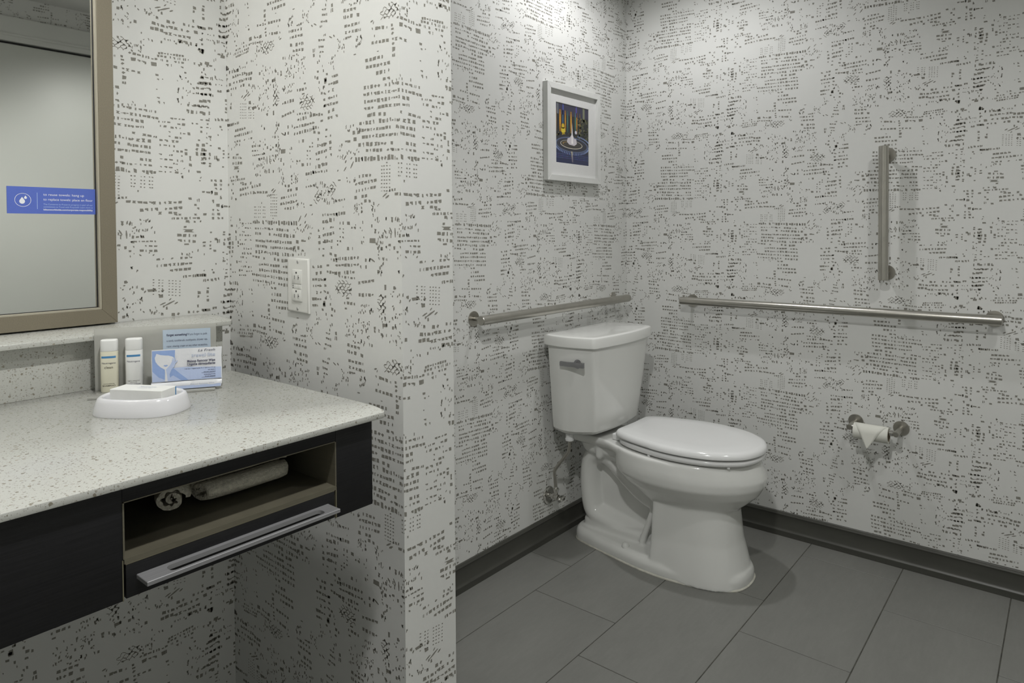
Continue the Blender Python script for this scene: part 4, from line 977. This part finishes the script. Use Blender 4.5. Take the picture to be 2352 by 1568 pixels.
def bottle(name, w, d, body_m, cap_m, lines, label, bandw):
    org = FS @ Vector((w, .0041, d))
    t = thing(name, org, label, 'bottle')
    FB = frame(org, (.863, -.505, 0), (0, 0, 1))
    A, Bd, n_ = .0142, .0098, 3.0
    def ring(y, k=1.0):
        out = []
        for i in range(40):
            a = 2*PI*i/40; c, s = math.cos(a), math.sin(a)
            out.append(FB @ Vector((A*k*math.copysign(abs(c)**(2/n_), c), y, Bd*k*math.copysign(abs(s)**(2/n_), s))))
        return out
    hb, ht = .0735, .0945
    bd = link('body', bm_to('body', loft_bm([ring(0, .93), ring(.0012, 1), ring(hb-.0004, 1), ring(hb, .985)]), body_m, 45), t)
    link('cap', bm_to('cap', loft_bm([ring(hb+.0003, .985), ring(hb+.0008, 1), ring(ht-.003, .99), ring(ht-.0008, .955), ring(ht, .86)]), cap_m, 45), t)
    surf = lambda x: Bd*(max(0.0, 1-abs(x/A)**n_))**(1/n_)
    def strip(x0, x1, y0, y1, mm, nm):
        n = 14
        v, f = [], []
        for i in range(n+1):
            x = x0+(x1-x0)*i/n
            for y in (y0, y1): v.append(FB @ Vector((x, y, surf(x)+.00015)))
        for i in range(n): f.append([2*i, 2*i+2, 2*i+3, 2*i+1])
        link(nm, mesh(nm, v, f, mm), t)
    strip(-bandw/2, bandw/2, .0615, .0652, 'band', 'label_band')
    for s, sz, y, wd_, mm, bold in lines:
        o = text(s, sz, mm, t, Matrix.Identity(4), 0, y, 0, 'CENTER', bold, wd_)
        for vtx in o.data.vertices:
            p = vtx.co + ORIGIN[o.parent.name]
            vtx.co = (FB @ Vector((p.x, p.y, surf(p.x)+.00018))) - ORIGIN[o.parent.name]
        o.data.update()
bottle('shampoo_bottle', .0270, .0150, 'bottle_c', 'bottle_w', [('Neutrogena', .0046, .0512, .0218, 'navy', 0), ('clean', .0062, .0428, .0138, 'brown_ink', .00004), ('normalizing', .0024, .0146, .0175, 'brown_ink', 0), ('SHAMPOO', .0036, .0104, .0205, 'brown_ink', .00006)], 'small cream shampoo bottle with a white cap on the clear stand', .0230)
bottle('lotion_bottle', .0668, .0150, 'bottle_w', 'bottle_w', [('Neutrogena', .0046, .0518, .0210, 'navy', 0), ('light sesame', .0026, .0170, .0190, 'brown_ink', 0), ('formula', .0024, .0142, .0110, 'brown_ink', 0), ('BODY LOTION', .0034, .0100, .0208, 'navy', .00006)], 'small white body lotion bottle on the clear stand', .0222)

# makeup wipe sachet leaning on the stand
wpx, wpw = .0985, .1178
wk = thing('makeup_wipe_sachet', FS @ Vector((wpx+wpw/2, .0045, .046)), 'blue and white makeup remover wipe sachet folded at the bottom', 'sachet')
prof = [(.0772, .0372), (.0770, .0380), (.060, .0392), (.040, .0402), (.020, .0412), (.0075, .0425), (.0050, .0440), (.0046, .0470), (.0058, .0500), (.0110, .0520), (.0178, .0500), (.0184, .0492), (.0176, .0486), (.0110, .0502), (.0075, .0486), (.0066, .0470), (.0070, .0452), (.0090, .0438)]
back = [(.020, .0398), (.040, .0388), (.060, .0380)]
rings = []
for i in range(25):
    u = i/24
    x = wpx+wpw*u
    wob = .0007*math.sin(9*u+1)+.0004*math.sin(23*u)
    sag = -.0012*math.sin(PI*u)
    edge = max(0, (.06-min(u, 1-u))/.06)
    rings.append([FS @ Vector((x+.0006*math.sin(j*2.1)*edge, y+sag*(y > .01)*0+.0006*math.sin(7*u+j)*(y < .02)*.6, z+wob*(1 if j < 12 else .6))) for j, (y, z) in enumerate(prof+back)])
link('pouch', bm_to('pouch', loft_bm(rings), 'foil', 40), wk)
_y0, _z0, _y1, _z1 = .0195, .0418, .0766, .0386
up_ = (FS.to_3x3() @ Vector((0, _y1-_y0, _z1-_z0))).normalized()
FWp = frame(FS @ Vector((wpx, _y0, _z0+.0012)), FS.to_3x3() @ Vector((1, 0, 0)), up_)
WH = math.hypot(_y1-_y0, _z1-_z0)
def wz(pts, m, h, nm='print_shape'):
    flat(nm, [(x*wpw, y*WH) for x, y in pts], m, wk, FWp, h)
wz([(.01, 0), (.99, 0), (.99, .36), (.5, .42), (.01, .42)], 'foil_mid', .0001)
wz([(.01, 0), (.52, 0), (.40, .22), (.30, .42), (.325, .72), (.33, .985), (.01, .985)], 'foil_blue', .0002)
wz([(.01, 0), (.42, 0), (.30, .18), (.2, .04), (.10, .14), (.01, .34)], 'foil_mid', .00025)
wz([(.07, .90), (.127, .85), (.19, .83), (.24, .82), (.29, .785), (.32, .73), (.318, .60), (.29, .50), (.245, .42), (.24, .26), (.25, .0), (.185, .0), (.188, .28), (.185, .38), (.127, .46), (.085, .55), (.058, .64), (.045, .76)], 'foil', .0003)
wz([(.20, .38), (.262, .52), (.285, .62), (.292, .74), (.300, .73), (.300, .63), (.312, .75), (.320, .74), (.313, .63), (.335, .73), (.342, .715), (.325, .61), (.365, .66), (.368, .64), (.335, .56), (.318, .46), (.275, .36), (.25, .22), (.262, .0), (.225, .0), (.215, .2)], 'foil_mid', .00036)
wz([(.165, .50), (.18, .525), (.197, .52), (.214, .53), (.232, .505), (.20, .47)], 'foil_blue', .0004)
TX_ = .905*wpw
text('La Fresh', .0060, 'navy', wk, FWp, TX_, WH*.900, .0003, 'RIGHT', 0, .0290, .25)
text('travel\u00b7lite', .0094, 'grey_ink', wk, FWp, TX_, WH*.730, .0003, 'RIGHT', 0, .0405)
text('Makeup Remover Wipe', .0056, 'navy', wk, FWp, TX_, WH*.570, .0003, 'RIGHT', .00016, .0475)
text('Lingette d\u00e9maquillante', .0056, 'navy', wk, FWp, TX_, WH*.470, .0003, 'RIGHT', .00016, .0475)
for s, y, w, b in (('1 wet wipe / 1 lingette humide  8" x 7" (20.3 cm x 17.7 cm)', .345, .0525, .00003), ('with vitamin E', .275, .0130, .00004), ('avec de la vitamine E', .215, .0200, .00004), ('moisturizing formula', .130, .0195, .00004), ('formule hydratante', .070, .0180, .00004)):
    text(s, .0027, 'navy', wk, FWp, TX_, WH*y, .0003, 'RIGHT', b, w)
for y in (.195, .050):
    wz([(.905-.20, y), (.905, y), (.905, y+.008), (.905-.20, y+.008)], 'navy', .0003, 'rule')
FWf = frame(FS @ Vector((wpx, .0078, .0523)), FS.to_3x3() @ Vector((1, 0, 0)), (0, 0, 1))
flat('print_shape', [(.002, -.002), (wpw-.002, -.002), (wpw-.002, .0035), (.002, .0035)], 'foil_mid', wk, FWf, .0001)
text('Makeup Remover Wipe', .0034, 'grey_ink', wk, FWf, .105, .0042, .0001, 'RIGHT', 0, .0400)

# ================================================================ toilet
XC = -.447
def T(lat, d, z): return Vector((XC+lat, -d, z))
def cat_half(keys, n):
    """smooth half outline (lat, d) from back centre to front centre, mirrored into a closed ring"""
    pts = [Vector((a, b, 0)) for a, b in keys]
    pts = [Vector((-keys[1][0], keys[1][1], 0))]+pts+[Vector((-keys[-2][0], keys[-2][1], 0))]
    out = []
    for i in range(1, len(pts)-2):
        p0, p1, p2, p3 = pts[i-1:i+3]
        for k in range(n):
            t = k/n
            out.append(0.5*((2*p1)+(p2-p0)*t+(2*p0-5*p1+4*p2-p3)*t*t+(3*p1-p0-3*p2+p3)*t**3))
    out.append(pts[-2])
    return [(p.x, p.y) for p in out]+[(-p.x, p.y) for p in reversed(out[1:-1])]
def sect(keys, z, n=5): return [T(a, b, z) for a, b in cat_half(keys, n)]
def scaled(keys, dl, dd0, dd1):
    d0, d1 = keys[0][1], keys[-1][1]
    return [(max(0, a*(1+dl)), b+dd0+(dd1-dd0)*(b-d0)/(d1-d0)) for a, b in keys]

tl = thing('toilet', (XC, -.40, 0), 'white two-piece toilet with closed lid below the grab bar', 'toilet')
RIM = [(0, .262), (.09, .266), (.148, .305), (.186, .39), (.196, .48), (.187, .57), (.150, .655), (.086, .722), (0, .752)]
bm = bmesh.new()
loft_bm([sect(RIM, .4180), sect(scaled(RIM, .01, 0, .004), .408), sect(scaled(RIM, .03, 0, .018), .378), sect(scaled(RIM, .035, 0, .024), .360), sect(scaled(RIM, .02, .004, .020), .335),
         sect([(0, .285), (.08, .293), (.135, .335), (.168, .41), (.177, .49), (.168, .58), (.134, .665), (.075, .728), (0, .752)], .302),
         sect([(0, .315), (.07, .322), (.112, .36), (.138, .42), (.146, .49), (.140, .57), (.112, .645), (.062, .70), (0, .718)], .270),
         sect([(0, .35), (.06, .356), (.098, .39), (.120, .43), (.128, .49), (.124, .56), (.098, .632), (.054, .674), (0, .688)], .245),
         sect([(0, .38), (.05, .385), (.085, .41), (.11, .44), (.12, .49), (.116, .56), (.09, .625), (.05, .664), (0, .676)], .225)], bm=bm)
PED = [(0, .428), (.06, .428), (.118, .428), (.129, .434), (.1305, .47), (.131, .53), (.119, .605), (.086, .655), (.042, .676), (0, .681)]
loft_bm([sect(PED, .262), sect(PED, .235), sect(scaled(PED, .03, -.004, .012), .13), sect(scaled(PED, .12, -.008, .038), .03), sect(scaled(PED, .14, -.008, .044), .0)], bm=bm)
FOOT = [(0, .060), (.055, .063), (.086, .088), (.102, .14), (.1135, .19), (.145, .35), (.153, .43), (.153, .494), (.138, .588), (.112, .665), (.070, .713), (0, .7265)]
loft_bm([sect(FOOT, .0), sect(FOOT, .028), sect(scaled(FOOT, -.05, .004, -.005), .042), sect(scaled(FOOT, -.14, .012, -.015), .050)], bm=bm)
# web plate behind the trapway
wb = [(.085, .03), (.46, .03), (.46, .29), (.30, .31), (.2, .34), (.12, .32), (.085, .2)]
loft_bm([[T(-.010, d, z) for d, z in wb], [T(.010, d, z) for d, z in wb]], bm=bm)
# trapway
TW = smooth_path([(0, .45, .205), (0, .40, .208), (0, .335, .228), (0, .27, .272), (0, .212, .318), (0, .160, .334), (0, .116, .308), (0, .104, .24), (0, .107, .17), (0, .124, .104), (0, .19, .080), (0, .275, .070), (0, .34, .056)], 4)
rr = [.050+(.043-.050)*min(1, k/10) for k in range(len(TW))]
for k in range(len(TW)-8, len(TW)): rr[k] = .043-.013*(k-(len(TW)-9))/8
rings = tube_rings(TW, rr, 20)
loft_bm([[T(p.x*1.45, p.y, p.z) for p in r] for r in rings], bm=bm)
# lower plinth that carries the trapway
PL = [(0, .085), (.04, .09), (.056, .12), (.060, .20), (.064, .30), (.060, .345), (.04, .37), (0, .375)]
loft_bm([sect(PL, .03), sect(PL, .075), sect(scaled(PL, -.2, .01, -.02), .088)], bm=bm)
# deck under the tank and its neck
DK = [(0, .035), (.07, .036), (.098, .05), (.104, .10), (.106, .17), (.118, .23), (.150, .30), (.150, .36), (.08, .40), (0, .40)]
loft_bm([sect(scaled(DK, -.10, .02, 0), .385), sect(scaled(DK, -.01, 0, 0), .398), sect(DK, .412), sect(scaled(DK, -.03, .004, 0), .4185)], bm=bm)
NK = [(0, .10), (.05, .10), (.075, .12), (.082, .18), (.086, .25), (.10, .32), (.08, .36), (0, .37)]
loft_bm([sect(scaled(NK, -.3, .02, -.02), .325), sect(NK, .352), sect(scaled(NK, .1, -.02, 0), .40)], bm=bm)
for s in (-1, 1):
    loft_bm(tube_rings([T(s*.078, .182, .41), T(s*.078, .182, .338), T(s*.074, .184, .330)], [.015, .014, .008], 14), bm=bm)
    loft_bm(tube_rings([T(s*.055, .395, .185), T(s*.062, .352, .055)], [.011, .013], 12), bm=bm)
bmesh.ops.recalc_face_normals(bm, faces=bm.faces)
me = bpy.data.meshes.new('bowl_raw'); bm.to_mesh(me); bm.free()
tmp = bpy.data.objects.new('bowl_raw', me); COL.objects.link(tmp)
rm = tmp.modifiers.new('remesh', 'REMESH'); rm.mode = 'VOXEL'; rm.voxel_size = .0045
sm = tmp.modifiers.new('smooth', 'SMOOTH'); sm.factor = .5; sm.iterations = 7
dg = bpy.context.evaluated_depsgraph_get(); dg.update()
me2 = bpy.data.meshes.new_from_object(tmp.evaluated_get(dg)); me2.name = 'bowl'
bpy.data.objects.remove(tmp, do_unlink=True)
for v in me2.vertices: v.co.z = max(v.co.z, .0008)
me2.materials.clear(); me2.materials.append(M['china']); me2.shade_smooth()
link('bowl', me2, tl)
link('caulk_bead', bm_to('caulk_bead', loft_bm([sect(scaled(FOOT, .015, -.001, .003), .0002), sect(scaled(FOOT, .018, -.001, .0035), .0025), sect(scaled(FOOT, .0, .001, -.001), .0065)]), 'caulk', 60), tl)
for s in (-1, 1):
    lathe('bolt_cap', [(.0145, 0), (.0145, .004), (.0135, .010), (.0105, .0155), (.006, .0185), (.0005, .0195)], T(s*.112, .313, .0435), (0, 0, 1), 'china', tl, 24, 60)

# seat, lid, hinges
SEAT = [(0, .292), (.07, .290), (.118, .294), (.150, .335), (.174, .41), (.189, .50), (.184, .585), (.160, .662), (.112, .728), (.060, .757), (0, .767)]
def ring_plate(keys, inner, z0, z1, e):
    o = lambda k, z: [T(a, b, z) for a, b in cat_half(k, 6)]
    return loft_bm([o(inner, z0), o(scaled(keys, -e/.19, e*.6, -e), z0), o(keys, z0+e), o(keys, z1-e), o(scaled(keys, -e/.19, e*.6, -e), z1), o(inner, z1), o(inner, z0)], cap=False)
INN = [(a*.62, .34+(b-.292)*.76) for a, b in SEAT]
bm = ring_plate(SEAT, INN, .4230, .4415, .005); bmesh.ops.remove_doubles(bm, verts=bm.verts, dist=1e-6)
link('seat', bm_to('seat', bm, 'seatp', 55), tl)
LID = [(0, .276), (.07, .274), (.118, .278), (.150, .325), (.176, .41), (.192, .50), (.187, .588), (.163, .667), (.114, .732), (.060, .761), (0, .771)]
o = lambda k, z: [T(a, b, z) for a, b in cat_half(k, 6)]
link('seat_lid', bm_to('seat_lid', loft_bm([o(scaled(LID, -.03, .004, -.006), .4465), o(LID, .4485), o(LID, .4535), o(scaled(LID, -.012, .002, -.003), .4615), o(scaled(LID, -.045, .006, -.010), .4675), o(scaled(LID, -.10, .012, -.022), .4700), o(scaled(LID, -.35, .05, -.08), .4715), o(scaled(LID, -.9, .20, -.26), .4722)]), 'seatp', 70), tl)
for s in (-1, 1):
    link('seat_hinge', bm_to('seat_hinge', box_bm(tuple(T(s*.072-.020, .246, .4188)), tuple(T(s*.072+.020, .284, .4420)), .004, 3), 'seatp', 50), tl)
    for d, l in ((.44, .172), (.70, .125)):
        lathe('seat_bumper', [(.0055, 0), (.0055, .0055)], T(s*l, d, .4180), (0, 0, 1), 'seatp', tl, 12)

# tank
def tank_ring(hb, d0, hm, hc, dc, df, z, inset=0.0):
    hb -= inset; hm -= inset; hc -= inset; d0 += inset*.5; dc -= inset; df -= inset
    r = [(0, d0), (hb*.35, d0), (hb*.7, d0), (hb-.020, d0), (hb-.006, d0+.005), (hb, d0+.020)]
    ys, ye = d0+.020, dc-.012
    for k in range(1, 6):
        t = k/6; b = ys+(ye-ys)*t
        a = hb*(1-t)**2+2*(2*hm-(hb+hc)/2)*t*(1-t)+(hc+.003)*t*t
        r.append((a, b))
    r += [(hc+.0035, dc-.010), (hc+.0012, dc-.004), (hc-.004, dc+.0005), (hc-.012, dc+.004)]
    x0, y0 = hc-.012, dc+.004
    for k in range(1, 8):
        a = x0*(1-k/8); r.append((a, y0+(df-y0)*(1-(a/x0)**2)))
    r.append((0, df))
    full = r+[(-a, b) for a, b in reversed(r[1:-1])]
    return [T(a, b, z) for a, b in full]
BOT = (.196, .045, .203, .160, .213, .229); TOP = (.222, .042, .231, .204, .238, .261)
mid = lambda t: tuple(a+(b-a)*t for a, b in zip(BOT, TOP))
rings = [tank_ring(*BOT, .4225, .075), tank_ring(*BOT, .4300, .045), tank_ring(*BOT, .4370, .020), tank_ring(*BOT, .4440, .008), tank_ring(*BOT, .4540, .001)]
rings += [tank_ring(*mid(t), .4540+.3125*t) for t in (.1, .3, .5, .7, .85, 1.0)]
link('tank', bm_to('tank', loft_bm(rings), 'china', 28), tl)
LD = (.231, .030, .241, .214, .247, .271)
link('tank_lid', bm_to('tank_lid', loft_bm([tank_ring(*LD, .7660, .010), tank_ring(*LD, .7668, .003), tank_ring(*LD, .7700), tank_ring(*LD, .7985), tank_ring(*LD, .8045, .0018), tank_ring(*LD, .8075, .006), tank_ring(*LD, .8085, .014), tank_ring(*LD, .8087, .12)]), 'china', 32), tl)
# trip lever on the side of the tank
lv = lathe('trip_lever', [(.0005, 0), (.0160, 0), (.0165, .002), (.0150, .005), (.0085, .007), (.0085, .013), (.0005, .013)], T(-.2275, .1870, .7120), (-1, 0, .08), 'lever', tl, 28)
pth = [T(-.2395, .119, .7085), T(-.2405, .150, .7090), T(-.2410, .175, .7105), T(-.2405, .195, .7110), T(-.2390, .2200, .7115)]
sec = []
for k, p in enumerate(pth):
    hh = (.0085, .0080, .0085, .0100, .0095)[k]; tt = .0045
    sec.append([p+Vector((dx_*tt, 0, dz_*hh)) for dx_, dz_ in ((1, -1), (1, 1), (-.5, 1), (-1, .6), (-1, -.6), (-.5, -1))])
link('lever_arm', bm_to('lever_arm', loft_bm(sec), 'lever', 50), lv)

# ---------------------------------------------------------------- water supply
ws = thing('water_supply_valve', (-.605, -.03, .14), 'chrome shut-off valve and supply pipe on the wall beside the toilet', 'valve')
lathe('escutcheon', [(.0340, .0004), (.0345, .003), (.0325, .0060), (.026, .0072), (.020, .0066), (.012, .0062), (.011, .012)], (-.605, 0, .1735), (0, -1, 0), 'chrome', ws, 40, 40)
lathe('valve_body', [(.0095, .008), (.0095, .019), (.0118, .0195), (.0118, .031), (.0100, .0315), (.0100, .0430), (.0125, .0435), (.0125, .0500), (.0060, .0505), (.0060, .0560)], (-.605, 0, .1735), (0, -1, 0), 'chrome', ws, 12, 30)
lathe('valve_outlet', [(.0085, 0), (.0085, .018), (.0108, .0185), (.0108, .0310), (.0080, .0320), (.0060, .0370)], (-.605, -.037, .178), (0, 0, 1), 'chrome', ws, 12, 30)
kn = []
for k in range(7):
    t = k/6; kn.append([Vector((-.605+.0215*(.55+.45*math.sin(PI*(t*.8+.1)))*math.cos(2*PI*j/24), -.0535-.0165*t, .1735+.0120*(.6+.4*math.sin(PI*(t*.8+.1)))*math.sin(2*PI*j/24))) for j in range(24)])
link('valve_handle', bm_to('valve_handle', loft_bm(kn), 'chrome', 50), ws)
tube('supply_pipe', smooth_path([(-.605, -.037, .212), (-.610, -.037, .250), (-.6155, -.040, .278), (-.616, -.058, .305), (-.6155, -.086, .340), (-.615, -.102, .362), (-.6148, -.108, .385), (-.6148, -.109, .425)], 6), .0062, 'steel', ws, 16)
lathe('coupling_nut', [(.0095, 0), (.0165, .001), (.0170, .008), (.0165, .0085), (.0150, .010), (.0150, .026), (.012, .028)], (-.6148, -.109, .4075), (0, 0, 1), 'seatp', ws, 12, 30)
